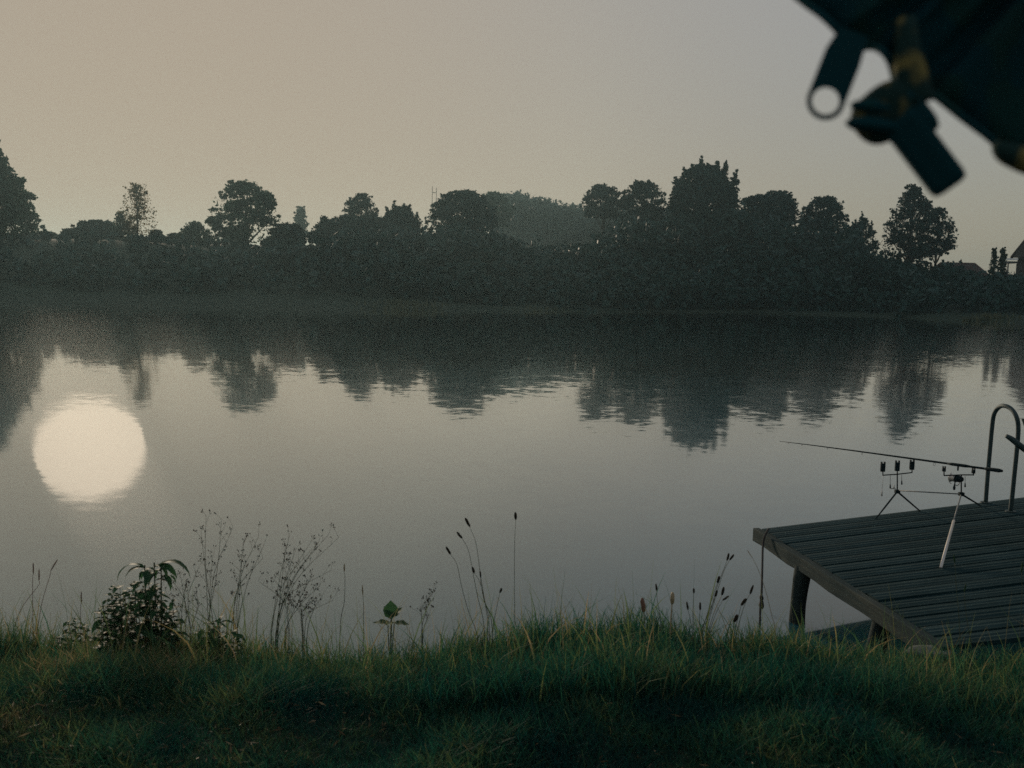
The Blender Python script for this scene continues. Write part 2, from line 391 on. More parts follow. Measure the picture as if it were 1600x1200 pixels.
T('tallest_tree', 'tallest tree of the far bank with a crown of upright spikes', 'tree', 1100, 256, 56, 140, 'oak', 'leaf_dark', 380, clump=.16, dens=1.2,
  lobes=[(1056, 276), (1070, 260), (1095, 244), (1122, 250), (1134, 252), (1149, 266)])
T('bushy_tree', 'bushy tree directly right of the tallest spiky tree', 'tree', 1185, 303, 40, 143, 'oak', 'leaf_dark', 370, clump=.19, dens=1.1)
T('gappy_tree', 'round gappy tree above the right half of the dark bank', 'tree', 1217, 298, 34, 148, 'oak', 'leaf_dark', 350, leaf=.28, dens=.9, clump=.2)
T('round_tree', 'round tree with a notch of sky on its left, right of the tall trees', 'tree', 1288, 307, 38, 144, 'oak', 'leaf_dark', 370, leaf=.3, dens=1.1, clump=.19)
T('feathery_tree', 'thin feathery tree left of the tall layered tree on the right', 'tree', 1350, 340, 26, 146, 'birch', 'leaf_dark', 400, leaf=.24, dens=.6, clump=.22, lobes=[(1336, 342), (1347, 330), (1362, 345)])
T('layered_tree', 'tall layered tree standing clear on the right with sky through its branches', 'tree', 1430, 288, 50, 128, 'spire', 'leaf_dark', 402, leaf=.26, dens=.75, clump=.19, trunk_r=.35, flat=.75, fill=.35)
T('layered_tree', 'shorter lobe-crowned tree grown into the right flank of the tall layered tree', 'tree', 1466, 324, 33, 129, 'oak', 'leaf_dark', 398, leaf=.26, dens=.8, clump=.24, flat=.6)
for px, w_, lab in ((1554, 6.5, 'narrower left one of two clipped cypresses beside the house'), (1568.5, 7.5, 'wider right one of two clipped cypresses beside the house')):
    T('cypress', lab, 'tree', px, 386, w_, 122, 'column', 'leaf_conifer', 452, leaf=.16, dens=4, clump=.3, group='cypresses beside the house')

# dark thicket that clothes the far bank, and the woods on the hill behind: masses nobody could count
skyl = [(0, 372), (60, 372), (105, 372), (150, 372), (185, 376), (200, 392), (235, 392), (256, 379), (300, 374), (340, 378), (440, 372), (490, 376), (500, 368), (540, 352), (600, 350), (640, 350), (680, 352), (700, 340),
        (760, 345), (800, 368), (860, 378), (920, 372), (960, 336), (1000, 318), (1050, 312), (1100, 310), (1160, 310), (1200, 320), (1250, 332), (1262, 348), (1300, 332), (1330, 350), (1350, 376), (1390, 394), (1430, 400), (1480, 404), (1500, 418), (1620, 420), (1800, 424)]
def sky_y(px):
    for (a, x), (b, y) in zip(skyl, skyl[1:]):
        if px <= b: return x + (y - x) * (px - a) / (b - a)
    return skyl[-1][1]
cs, rs = [], []
for i in range(1150):
    px = rnd.uniform(-260, 1860); D = rnd.uniform(100, 137)
    X = (px - 800) / F * D
    if D < far_shore(X) + 1.5: D = far_shore(X) + 1.5 + rnd.random() * 14; X = (px - 800) / F * D
    gz = ground_z(X, D); lim = at(px, sky_y(max(0, px)) + 5, D).z - gz
    lim = min(lim, 19.0 if px > 600 else (11.0 if px > 480 else 7.5))
    k = ss(0, 26, D - far_shore(X)); h = max(1.0, lim * (.30 + .7 * k) * rnd.uniform(.75, 1))
    r = min(rnd.uniform(1.2, 2.6), h * .6)
    z = gz + h - r * .75
    while z > gz - .5:
        cs.append((X + rnd.uniform(-.6, .6), D + rnd.uniform(-.6, .6), z)); rs.append(r); z -= r * 1.25
P = clump_points(cs, rs, 26, .85)
P = P[P[:, 2] > -.1]
Q = leaf_quads(P, .40)
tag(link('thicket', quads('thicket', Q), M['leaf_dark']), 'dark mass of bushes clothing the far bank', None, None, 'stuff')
cs, rs = [], []
wl = [(780, 302), (800, 300), (830, 307), (860, 315), (900, 320), (950, 318), (1000, 325), (1100, 330)]
for i in range(620):
    px = rnd.uniform(770, 1120); D = rnd.uniform(250, 330)
    y = np.interp(px, [a for a, b in wl], [b for a, b in wl]); z = at(px, y, D).z; X = (px - 800) / F * D
    r = rnd.uniform(2, 4.5); z = z - r * .8 - rnd.random() ** 1.6 * 14; cs.append((X, D, z)); rs.append(r)
P = clump_points(cs, rs, 20, .85)
tag(link('far_woods', quads('far_woods', leaf_quads(P, .62)), M['leaf_dark']), 'hazy woods on the rise behind the middle of the far bank', None, None, 'stuff')
# ground under those woods
me = bpy.data.meshes.new('hill'); hx = np.linspace(-70, 110, 30); hy = np.linspace(215, 420, 24); vv = []
for y in hy:
    for x in hx:
        vv.append((x, y, 3 + 15 * math.exp(-((x - 14) / 48) ** 2 - ((y - 310) / 60) ** 2)))
ff = [(j * 30 + i, j * 30 + i + 1, (j + 1) * 30 + i + 1, (j + 1) * 30 + i) for j in range(23) for i in range(29)]
me.from_pydata(vv, [], ff); me.update()
tag(link('hill', me, M['leaf_mid']), 'low wooded rise beyond the far bank', None, None, 'structure')
# pale meadow strip and light shore grass
M['meadow'] = mat_solid('meadow_grass', (.07, .11, .05), (.12, .15, .07), .8, .9)
M['shore_grass'] = mat_leaf('shore_grass', [(0, (.04, .06, .035)), (1, (.11, .11, .06))], .3, attr=True)
sheet_pts = []
def grass_patch(n, pxr, Dr, h, wdt, zf=None):
    px = np.clip(rng.normal((pxr[0] + pxr[1]) / 2, (pxr[1] - pxr[0]) / 3.2, n), pxr[0] - 40, pxr[1] + 60); D = rng.uniform(Dr[0], Dr[1], n); X = (px - 800) / F * D
    keep = np.array([d > far_shore(x) - .6 for x, d in zip(X, D)]); X, D = X[keep], D[keep]; n = len(X)
    Z = np.array([max(-.05, ground_z(x, d)) for x, d in zip(X, D)])
    b = np.stack([X, D, Z], 1); hh = h * (.5 + rng.random(n)); lean = rng.normal(size=(n, 3)) * .12 * h; lean[:, 2] = hh
    w = np.stack([np.full(n, wdt), rng.normal(size=n) * wdt, np.zeros(n)], 1)
    return np.stack([b - w, b + w, b + lean + w * .3, b + lean - w * .3], 1)
Q = np.concatenate([grass_patch(2600, (1470, 1560), (80, 95), .4, .07), grass_patch(500, (590, 680), (84, 98), .35, .07), grass_patch(300, (800, 900), (84, 100), .3, .07),
                    grass_patch(9000, (130, 262), (140, 168), .5, .09)])
tag(link('shore_grass', quads('shore_grass', Q, rng.random(len(Q))), M['shore_grass']), 'pale rough grass along the far shore and bank top', None, None, 'stuff')

# ------------------------------------------------------------------ far buildings and mast
M['roof'] = mat_solid('roof_tiles', (.05, .035, .03), (.09, .06, .05), 4, .8, .4)
M['wall_dark'] = mat_solid('dark_timber_wall', (.05, .045, .04), (.08, .07, .06), 2, .85, .3, stretch=(1, 1, .2))
M['render'] = mat_solid('white_render', (.62, .6, .56), (.7, .68, .64), 1, .8)
M['white'] = mat_solid('white_paint', (.72, .72, .70), None, rough=.5)
M['pale_grey'] = mat_solid('pale_grey_panel', (.22, .22, .21), None, rough=.7)
M['glass'] = mat_solid('window_glass', (.02, .025, .03), None, rough=.08)
def prism(bm, pts, depth):
    """pts: list of (x,z) outline, extruded along y from 0 to depth"""
    a = [bm.verts.new((x, 0, z)) for x, z in pts]; b = [bm.verts.new((x, depth, z)) for x, z in pts]
    bm.faces.new(a[::-1]); bm.faces.new(b)
    for i in range(len(pts)): bm.faces.new((a[i], a[(i + 1) % len(pts)], b[(i + 1) % len(pts)], b[i]))
def part(name, bm, mat, root, smooth=False):
    o = link(name, bm_mesh(name, bm, smooth), mat); o.parent = root; return o
# long low barn
D = 126; p0 = at(1478, 408.5, D); p1 = at(1548, 410, D); gz = ground_z(p0.x, D)
barn = thing('barn', 'long low barn with a flat ridge line beside the two cypresses', 'building', (p0.x, D, gz - .3))
W = p1.x - p0.x; Hh = p0.z - gz + .3
bm = bmesh.new(); box(bm, (W / 2, 3, Hh * .3), (W / 2 - .2, 2.6, Hh * .3)); part('wall', bm, M['wall_dark'], barn)
bm = bmesh.new(); v = [bm.verts.new(c) for c in [(-.4, -.2, Hh * .6), (W + .4, -.2, Hh * .6), (W - .6, 3, Hh), (.6, 3, Hh), (-.4, 6.2, Hh * .6), (W + .4, 6.2, Hh * .6)]]
for f in ((0, 1, 2, 3), (3, 2, 5, 4), (1, 5, 2), (0, 3, 4), (0, 4, 5, 1)): bm.faces.new([v[i] for i in f])
part('roof', bm, M['roof'], barn)
for k in range(3):
    bm = bmesh.new(); box(bm, (W * (.2 + .3 * k), .38, Hh * .34), (.5, .05, .4)); w_ = part('window', bm, M['glass'], barn)
# house with a steep roof cut by the frame
D = 118; e = at(1580, 403, D); gz = ground_z(e.x, D)
house = thing('house', 'house with steep dark gable roof and white fascia cut by the right edge', 'house', (e.x, D, gz - .3))
ez = e.z - gz + .3; rise = (at(1600, 378, D).z - e.z) / ((at(1600, 378, D).x - e.x) * .9)
house.rotation_euler.z = -math.atan2(e.x, D)
half = 4.4
bm = bmesh.new(); prism(bm, [(.75, 0), (2 * half - .75, 0), (2 * half - .75, ez + .55), (half, ez + rise * (half - .75) + .5), (.75, ez + .55)], 9); part('wall', bm, M['wall_dark'], house)
for s in (1, -1):
    bm = bmesh.new(); x0 = 0 if s == 1 else 2 * half
    prism(bm, [(x0, ez), (half, ez + rise * half), (half, ez + rise * half + .28), (x0 - s * .1, ez + .16)][::s], 10.2)
    o = part('roof', bm, M['roof'], house); o.location = (0, -.6, .0)
bm = bmesh.new(); prism(bm, [(.1, ez + .02), (2 * half - .1, ez + .02), (half, ez + rise * half - .05)], .2); o = part('gable_board', bm, M['wall_dark'], house); o.location = (0, -.5, 0)
bm = bmesh.new(); box(bm, (.15, -.62, ez - .16), (.62, .03, .1)); part('fascia', bm, M['white'], house)
for wx in (2.2, 5.8):
    bm = bmesh.new(); box(bm, (wx, -.04, ez * .55), (.65, .05, .6)); w_ = part('window', bm, M['white'], house)
    bm = bmesh.new(); box(bm, (wx, -.1, ez * .55), (.55, .02, .5)); g_ = part('pane', bm, M['glass'], w_)
bm = bmesh.new(); box(bm, (half + 1.5, 4, ez + rise * half), (.35, .35, .9)); part('chimney', bm, M['roof'], house)
# white carport seen between cypress and house
D = 121; c0 = at(1576, 404, D); gz = ground_z(c0.x, D)
cp = thing('carport', 'small pale lean-to showing between the right cypress and the house', 'shed', (c0.x, D, gz - .2))
bm = bmesh.new(); box(bm, (.6, 1, c0.z - gz - .25), (.65, 1, .12)); part('roof', bm, M['pale_grey'], cp)
for x in (.05, 1.15):
    bm = bmesh.new(); box(bm, (x, .1, (c0.z - gz) / 2 - .2), (.06, .06, (c0.z - gz) / 2 - .2)); part('post', bm, M['pale_grey'], cp)
# thin mast
D = 215; a = at(677, 291, D); b = at(677, 340, D)
mast = thing('radio_mast', 'thin twin-pole mast just above the great round tree', 'mast', (a.x, D, b.z - 6))
for dx in (-.2, .7):
    bm = bmesh.new(); h_ = a.z - b.z + 6 - (0 if dx < 0 else .3); tube(bm, [(dx, 0, 0), (dx, 0, h_)], .06, 5); part('pole', bm, M['wall_dark'], mast)
bm = bmesh.new(); tube(bm, [(-.2, 0, a.z - b.z + 4.6), (.7, 0, a.z - b.z + 4.6)], .07, 5); part('crossbar', bm, M['wall_dark'], mast)

# ------------------------------------------------------------------ dock
def wood_mat(name, c1, c2, along='Y', scale=9):
    m = bpy.data.materials.new(name); nt, out = nodes(m); N = nt.nodes.new; L = nt.links.new
    b = N('ShaderNodeBsdfPrincipled'); b.inputs['Roughness'].default_value = .9; b.inputs['Specular IOR Level'].default_value = .1
    tc = N('ShaderNodeTexCoord'); oi = N('ShaderNodeObjectInfo'); mp = N('ShaderNodeMapping')
    mp.inputs['Scale'].default_value = (.06, 1, 1) if along == 'X' else (1, .06, 1)
    ad = N('ShaderNodeVectorMath'); ad.operation = 'ADD'; L(tc.outputs['Object'], ad.inputs[0])
    ml = N('ShaderNodeVectorMath'); ml.operation = 'SCALE'; ml.inputs[0].default_value = (7, 13, 5); L(oi.outputs['Random'], ml.inputs['Scale']); L(ml.outputs[0], ad.inputs[1])
    L(ad.outputs[0], mp.inputs[0])
    n = N('ShaderNodeTexNoise'); n.inputs['Scale'].default_value = scale * 4; n.inputs['Detail'].default_value = 8; L(mp.outputs[0], n.inputs[0])
    n2 = N('ShaderNodeTexNoise'); n2.inputs['Scale'].default_value = 2.2; n2.inputs['Detail'].default_value = 5; L(ad.outputs[0], n2.inputs[0])
    av = N('ShaderNodeMath'); av.operation = 'MULTIPLY_ADD'; av.inputs[1].default_value = .5; L(n.outputs[0], av.inputs[0])
    rv = N('ShaderNodeMath'); rv.operation = 'MULTIPLY_ADD'; rv.inputs[1].default_value = .14; rv.inputs[2].default_value = -.07; L(oi.outputs['Random'], rv.inputs[0])
    h2 = N('ShaderNodeMath'); h2.operation = 'MULTIPLY'; h2.inputs[1].default_value = .5; L(n2.outputs[0], h2.inputs[0]); sm = N('ShaderNodeMath'); L(h2.outputs[0], sm.inputs[0]); L(rv.outputs[0], sm.inputs[1]); L(sm.outputs[0], av.inputs[2])
    cr = N('ShaderNodeValToRGB'); cr.color_ramp.elements[0].position = .4; cr.color_ramp.elements[1].position = .6
    cr.color_ramp.elements[0].color = (*c1, 1); cr.color_ramp.elements[1].color = (*c2, 1); L(av.outputs[0], cr.inputs[0]); L(cr.outputs[0], b.inputs['Base Color'])
    bp = N('ShaderNodeBump'); bp.inputs['Strength'].default_value = .6; bp.inputs['Distance'].default_value = .006; L(n.outputs[0], bp.inputs['Height']); L(bp.outputs[0], b.inputs['Normal'])
    L(b.outputs[0], out.inputs[0]); return m
M['plank'] = wood_mat('weathered_deck_plank', (.003, .021, .023), (.011, .035, .038), 'X')
M['beam'] = wood_mat('weathered_beam', (.014, .028, .028), (.046, .055, .046), 'Y')
M['post'] = wood_mat('wet_post', (.010, .020, .020), (.026, .036, .032), 'Y')
M['rope'] = mat_solid('rope', (.03, .03, .028), (.06, .055, .05), 200, .9)
DZ = .54
A = onz(1191, 825, DZ); B = onz(1486, 1008, DZ)         # far-left and near-left deck corners
A2 = onz(1600, 776, DZ); B2 = onz(1640, 990, DZ)
A2 = A + (A2 - A) * 1.5; B2 = B + (B2 - B).normalized() * 3.9
dock = thing('dock', 'weathered wooden plank jetty reaching into the lake on the right', 'jetty', (B.x, B.y, 0))
OFF = Matrix.Translation(-dock.location)
NP = 17
for i in range(NP):
    t0, t1 = i / NP, (i + 1) / NP
    g = .028 / NP * 2.2
    c = [A.lerp(B, t0 + g), A2.lerp(B2, t0 + g), A2.lerp(B2, t1 - g), A.lerp(B, t1 - g)]
    dz = rnd.uniform(-.004, .006); tl = rnd.uniform(-.004, .004)
    over = rnd.uniform(0, .02)
    dirx = (A2 - A).normalized()
    c[0] = c[0] - dirx * over; c[3] = c[3] - dirx * over
    bm = bmesh.new(); base = c[0].copy(); ang = math.atan2((c[1] - c[0]).y, (c[1] - c[0]).x)
    Rm = Matrix.Rotation(-ang, 3, 'Z'); tw = Matrix.Rotation(ang, 4, 'Z')
    loc = [Rm @ (q - base) for q in c]
    top = []; 
    wN = 7                                    # ribbed profile: grooves run along the plank
    rows = []
    for e_ in (0, 1):
        row = []
        for k in range(wN):
            u = k / (wN - 1); q = loc[3].lerp(loc[0], u) if e_ == 0 else loc[2].lerp(loc[1], u)
            zz = dz + tl * (u - .5) + (-.003 if k % 2 else 0) + (-.004 if k in (0, wN - 1) else 0)
            row.append(bm.verts.new((q.x, q.y, zz)))
        rows.append(row)
    bot = []
    for e_ in (0, 1):
        q0, q1 = (loc[3], loc[0]) if e_ == 0 else (loc[2], loc[1])
        bot.append([bm.verts.new((q0.x, q0.y, -.035)), bm.verts.new((q1.x, q1.y, -.035))])
    for k in range(wN - 1): bm.faces.new((rows[0][k], rows[1][k], rows[1][k + 1], rows[0][k + 1]))
    bm.faces.new((bot[0][0], bot[1][0], rows[1][0], rows[0][0])); bm.faces.new((bot[0][1], rows[0][-1], rows[1][-1], bot[1][1]))
    bm.faces.new([bot[0][0]] + rows[0] + [bot[0][1]]); bm.faces.new(([bot[1][0]] + rows[1] + [bot[1][1]])[::-1])
    bm.faces.new((bot[0][0], bot[0][1], bot[1][1], bot[1][0]))
    bmesh.ops.recalc_face_normals(bm, faces=bm.faces)
    o = part('plank', bm, M['plank'], dock); o.matrix_local = OFF @ Matrix.Translation(base) @ tw
def beam_between(p, q, hw, hh, mat, name='beam', sag=0.0):
    L_ = (q - p).length; bm = bmesh.new(); n = 12
    prev = None
    for k in range(n + 1):
        y = L_ * k / n; wob = .006 * math.sin(k * 1.7); ring = [bm.verts.new((sx * (hw + .003 * math.sin(k * 2.3 + sx)), y, sz * hh + wob * (1 if sz < 0 else .2))) for sx, sz in ((-1, -1), (1, -1), (1, 1), (-1, 1))]
        if prev:
            for j in range(4): bm.faces.new((prev[j], prev[(j + 1) % 4], ring[(j + 1) % 4], ring[j]))
        else: bm.faces.new(ring[::-1])
        prev = ring
    bm.faces.new(prev); bmesh.ops.recalc_face_normals(bm, faces=bm.faces)
    bmesh.ops.bevel(bm, geom=[e for e in bm.edges if len(e.link_faces) == 2 and e.calc_face_angle() > 1], offset=.006, segments=1, affect='EDGES')
    o = part(name, bm, mat, dock); dirn = (q - p).normalized(); x = dirn.cross(Vector((0, 0, 1))).normalized()
    rot = Matrix((x, dirn, x.cross(dirn))).transposed().to_4x4(); o.matrix_local = OFF @ Matrix.Translation(p) @ rot; return o
ed = (B - A).normalized(); lft = Vector((0, 0, 1)).cross(-ed).normalized(); 
if lft.x > 0: lft = -lft
o = beam_between(A + lft * .045 - ed * .02 + Vector((0, 0, -.060)), B + lft * .045 + ed * .02 + Vector((0, 0, -.060)), .03, .058, M['beam']); o['label'] = 'thick brown edge beam catching the low sun'
fx = (A2 - A).normalized()
beam_between(A - lft * .02 + Vector((0, -.08, -.062)), A2 + Vector((0, -.08, -.062)), .03, .026, M['post'])
beam_between(A.lerp(B, .5) - lft * .05 + Vector((0, 0, -.115)), A2.lerp(B2, .5) + Vector((0, 0, -.115)), .03, .075, M['post'])
def post(px0, py0, px1, py1, D, r, kink=0):
    p = at(px0, py0, D); q = at(px1, py1, D); q2 = p + (q - p) * ((p.z + .7) / (p.z - q.z))
    mid = p.lerp(q2, .35) + Vector((kink, 0, 0))
    bm = bmesh.new(); tube(bm, smooth_path([p, mid, p.lerp(q2, .7) + Vector((kink * .3, 0, 0)), q2], 4), r, 10)
    for v in bm.verts: v.co += Vector((math.sin(v.co.z * 9 + v.co.x * 20), math.sin(v.co.z * 7), 0)) * .005; v.co -= dock.location
    part('post', bm, M['post'], dock, True)
post(1256, 884, 1247, 990, 7.35, .064, -.02)
post(1382, 962, 1371, 1010, 6.35, .068, -.01)
post(1560, 792, 1558, 850, 9.7, .065); post(1420, 805, 1418, 850, 8.9, .06)
# stone at the landing
bm = bmesh.new(); bmesh.ops.create_icosphere(bm, subdivisions=3, radius=1)
for v in bm.verts: v.co *= 1 + .16 * mnoise.noise(v.co * 1.7); v.co.z = max(-.6, min(.5, v.co.z)); v.co *= Vector((.2, .1, .045)) if False else 1
s = onz(1458, 1012, .52)
for v in bm.verts: v.co = Vector((v.co.x * .15, v.co.y * .09, v.co.z * .045))
o = link('flat_stone', bm_mesh('flat_stone', bm, True), mat_solid('pale_stone', (.05, .06, .055), (.11, .115, .10), 12, .9, .6)); o.location = s + Vector((-.02, -.03, -.025))
tag(o, 'pale flat stone in the grass at the near corner of the jetty', 'stone')

def nth(o, root, p=None):
    o.parent = root; return o
def local(root, p): return Vector(p) - root.location
def poly_part(name, pts, rad, mat, root, seg=7, n=1):
    bm = bmesh.new(); P_ = [Vector(p) - root.location for p in pts]
    if n > 1: P_ = smooth_path(P_, n)
    if hasattr(rad, '__len__') and len(rad) != len(P_): rad = list(np.interp(np.linspace(0, 1, len(P_)), np.linspace(0, 1, len(rad)), rad))
    tube(bm, P_, rad, seg); return part(name, bm, mat, root, True)

# rope hanging from the corner
r0 = at(1192, 846, A.y - .12) ; 
rope = thing('mooring_rope', 'dark knotted rope hanging from the jetty corner into the grass', 'rope', (r0.x, r0.y, 0))
poly_part('strand', [at(1201, 826, A.y - .25), at(1195, 838, A.y - .3), at(1192, 852, A.y - .33), at(1191, 890, 7.6), at(1190, 925, 7.4), at(1188, 950, 7.3), at(1187, 990, 7.2)], .009, M['rope'], rope, 6, 3)
for y, r in ((934, .02), (945, .026), (940, .016)):
    bm = bmesh.new(); bmesh.ops.create_icosphere(bm, subdivisions=2, radius=r); 
    for v in bm.verts: v.co = Vector((v.co.x * .8, v.co.y, v.co.z * 1.3)) * (1 + .25 * mnoise.noise(v.co * 60)) + at(1190, y, 7.35) - rope.location
    part('knot', bm, M['rope'], rope, True)

# handrail
M['tube'] = mat_solid('dark_painted_tube', (.008, .03, .03), (.016, .04, .04), 15, .7)
f1 = onz(1540, 786, DZ); f2 = onz(1579, 800, DZ)
D1, D2 = f1.y, f2.y
rail = thing('handrail', 'bent dark tube handrail loop standing on the far side of the jetty', 'handrail', (f1.x, f1.y, DZ))
path = [f1 - Vector((0, 0, .02)), at(1543, 745, D1), at(1547, 700, D1), at(1550, 668, D1), at(1553, 648, D1 - .03), at(1560, 637, D1 * .8 + D2 * .2), at(1569, 634, (D1 + D2) / 2), at(1580, 639, D1 * .25 + D2 * .75), at(1588, 651, D2 + .01), at(1591, 668, D2), at(1589, 700, D2), at(1584, 750, D2), f2 - Vector((0, 0, .02))]
poly_part('tube', path, .021, M['tube'], rail, 12, 5)
for f in (f1, f2):
    bm = bmesh.new(); c = f - rail.location; tube(bm, [c, c + Vector((0, 0, .012))], .05, 12); part('foot_flange', bm, M['tube'], rail)

# folding chair mostly outside the frame
M['fabric'] = mat_solid('olive_chair_fabric', (.05, .065, .045), (.085, .10, .07), 20, .9, .3)
ch0 = onz(1665, 860, DZ)
chair = thing('folding_chair', 'dark folding chair at the right edge, only its armrest tip and olive back in view', 'chair', (ch0.x, ch0.y, DZ))
Dc = ch0.y
poly_part('armrest', [at(1572, 681, Dc), at(1582, 687, Dc), at(1600, 701, Dc), at(1640, 728, Dc + .1), at(1690, 760, Dc + .2)], [.016, .024, .026, .026, .02], M['tube'], chair, 10, 3)
poly_part('armrest', [at(1640, 690, Dc + .55), at(1700, 730, Dc + .6), at(1740, 755, Dc + .65)], .024, M['tube'], chair, 10, 3)
bk = [at(1596, 655, Dc + .15), at(1690, 640, Dc + .6), at(1720, 775, Dc + .5), at(1640, 775, Dc + .1)]
bm = bmesh.new()
gridv = [[None] * 7 for _ in range(7)]
for i in range(7):
    for j in range(7):
        u, v = i / 6, j / 6; p = bk[0].lerp(bk[1], u).lerp(bk[3].lerp(bk[2], u), v) - chair.location
        p += Vector((0, .05, 0)) * math.sin(u * math.pi) ; gridv[i][j] = bm.verts.new(p)
for i in range(6):
    for j in range(6): bm.faces.new((gridv[i][j], gridv[i + 1][j], gridv[i + 1][j + 1], gridv[i][j + 1]))
g_ = bmesh.ops.solidify(bm, geom=bm.faces[:], thickness=.015); part('backrest', bm, M['fabric'], chair, True)
seat = [at(1640, 775, Dc + .1), at(1720, 775, Dc + .5), at(1700, 790, Dc + .1), at(1630, 800, Dc - .3)]
bm = bmesh.new(); vs_ = [bm.verts.new(p - chair.location) for p in seat]; bm.faces.new(vs_); bmesh.ops.solidify(bm, geom=bm.faces[:], thickness=.03); part('seat', bm, M['fabric'], chair)
for p in seat:
    q = Vector((p.x, p.y, DZ + .002)); poly_part('leg', [p, q], .012, M['tube'], chair)

# ------------------------------------------------------------------ rod pod
M['black'] = mat_solid('black_metal', (.008, .018, .02), None, rough=.8)
M['steel'] = mat_solid('bright_steel', (.5, .47, .42), None, rough=.38, metal=.6)
M['bar'] = mat_solid('grey_bar', (.12, .13, .12), None, rough=.5)
fA = onz(1368, 811, DZ); fB = onz(1438, 799, DZ); fC = onz(1470, 887, DZ); fD = onz(1532, 790, DZ)
DA = (fA.y + fB.y) / 2; DBk = 8.35
hA = at(1402, 768, DA); hB = at(1502, 772, DBk)
pod = thing('rod_pod', 'metal rod pod on splayed legs with three bite alarms on the jetty', 'rod pod', (hA.x, hA.y, DZ))
poly_part('leg', [hA, hA.lerp(fA, .55), fA], [.008, .008, .005], M['black'], pod); poly_part('leg', [hA, fB], [.009, .007], M['black'], pod)
kn = hB.lerp(fC, .40)
o = poly_part('leg', [hB, kn], .0065, M['bar'], pod); o2 = link('leg_sleeve', bpy.data.meshes.new('x'), None); bpy.data.objects.remove(o2)
o = poly_part('leg', [kn, fC], .0115, M['steel'], pod, 10); o['label'] = 'bright extended lower leg catching the sun'
poly_part('leg', [hB, fD], [.009, .007], M['black'], pod)
poly_part('leg', [hA.lerp(fA, .12), hA.lerp(fA, .2)], .014, M['black'], pod) if False else None
poly_part('main_bar', [hA + Vector((0, 0, .01)), hB + Vector((0, 0, .0))], .0055, M['bar'], pod)
for h in (hA, hB):
    bm = bmesh.new(); box(bm, h - pod.location, (.022, .02, .016), None, .005); part('leg_hub', bm, M['black'], pod)
for lx in (1393, 1483):
    pass
bA = at(1402, 741, DA); bB = at(1502, 742, DBk)
poly_part('upright', [hA, bA], .006, M['black'], pod); poly_part('upright', [hB, bB], .006, M['black'], pod)
poly_part('buzz_bar', [at(1379, 742.5, DA), bA, at(1424, 738.5, DA)], .0055, M['black'], pod)
poly_part('buzz_bar', [at(1475, 743, DBk), bB, at(1521, 742, DBk)], .0055, M['black'], pod)
for x, y0, y1 in ((1379.5, 722, 737), (1402, 720, 736), (1425, 719, 734)):
    a = at(x, y0, DA); b = at(x, y1, DA); c = (a + b) / 2 - pod.location; hh = (a.z - b.z) / 2
    poly_part('alarm_stem', [at(x, y1, DA), at(x, y1 + 5, DA)], .005, M['black'], pod)
    bm = bmesh.new(); box(bm, c - Vector((0, 0, hh * .15)), (.021, .013, hh * .85), None, .006)
    for s in (-1, 1): box(bm, c + Vector((s * .014, 0, hh * .85)), (.006, .011, hh * .22), None, .003)
    part('bite_alarm', bm, M['black'], pod)
for x, y in ((1475, 734), (1521, 737)):
    poly_part('rest_stem', [at(x, y + 3, DBk), at(x, 743, DBk)], .005, M['black'], pod)
    bm = bmesh.new(); c = at(x, y, DBk) - pod.location; box(bm, c, (.014, .012, .016), None, .005)
    for s in (-1, 1): box(bm, c + Vector((s * .009, 0, .02)), (.004, .009, .012), None, .002)
    part('rod_rest', bm, M['black'], pod)
# hanging bite indicators
M['pale'] = mat_solid('pale_plastic', (.6, .56, .5), None, rough=.35)
for x, y0, y1, mk, D_ in ((1391, 743, 763, 'black', DA), (1397, 762, 764, 'black', DA), (1409, 742, 757, 'black', DA), (1508, 744, 761, 'black', DBk)):
    if y1 - y0 > 5:
        poly_part('indicator_arm', [at(x, y0, D_), at(x, y1 - 5, D_)], .0022, M['black'], pod, 5)
        poly_part('bobbin', [at(x, y1 - 6, D_), at(x, y1, D_)], [.005, .008], M['black'], pod, 8)
poly_part('bobbin', [at(1397, 757, DA), at(1396.5, 764, DA)], [.004, .010], M['pale'], pod, 8)
o = poly_part('bobbin', [at(1378, 764, DA), at(1378, 769, DA), at(1377.5, 775, DA)], [.003, .007, .009], M['pale'], pod, 8)
poly_part('indicator_arm', [at(1380, 743, DA), at(1379.4, 756, DA), at(1378, 765, DA)], .0016, M['bar'], pod, 5)
poly_part('indicator_arm', [at(1391, 763, DA), at(1400, 764, DA)], .003, M['black'], pod, 5)

# ------------------------------------------------------------------ fishing rod
pA = at(1425, 719.5, DA - .0); pB = at(1497, 729.5, DBk)
d = (pA - pB); 
def on_rod(px):
    lo, hi = -3., 8.
    for _ in range(50):
        m_ = (lo + hi) / 2; q = pB + d * m_; c = CAMR.inverted() @ (q - C0); x = 800 + F * c.x / -c.z
        if x > px: lo = m_
        else: hi = m_
    return pB + d * m_
tip = on_rod(1218); butt = on_rod(1566); up = Vector((0, 0, .017))
rod = thing('fishing_rod', 'long dark fishing rod resting on the pod and pointing out over the lake', 'fishing rod', butt)
L_ = (tip - butt).length
pts = [butt + (tip - butt) * t + up + Vector((0, 0, -.05 * max(0, t - .6) ** 2)) for t in (0, .2, .4, .6, .8, .92, 1)]
poly_part('blank', pts, [.010, .0095, .0082, .0066, .005, .0036, .0022], M['black'], rod, 8)
poly_part('handle', [butt + up, butt.lerp(tip, .012) + up, butt.lerp(tip, .055) + up, butt.lerp(tip, .062) + up], [.010, .017, .016, .010], M['black'], rod, 10)
poly_part('reel_seat', [on_rod(1515) + up, on_rod(1508) + up, on_rod(1488) + up, on_rod(1480) + up], [.010, .014, .014, .009], M['black'], rod, 10)
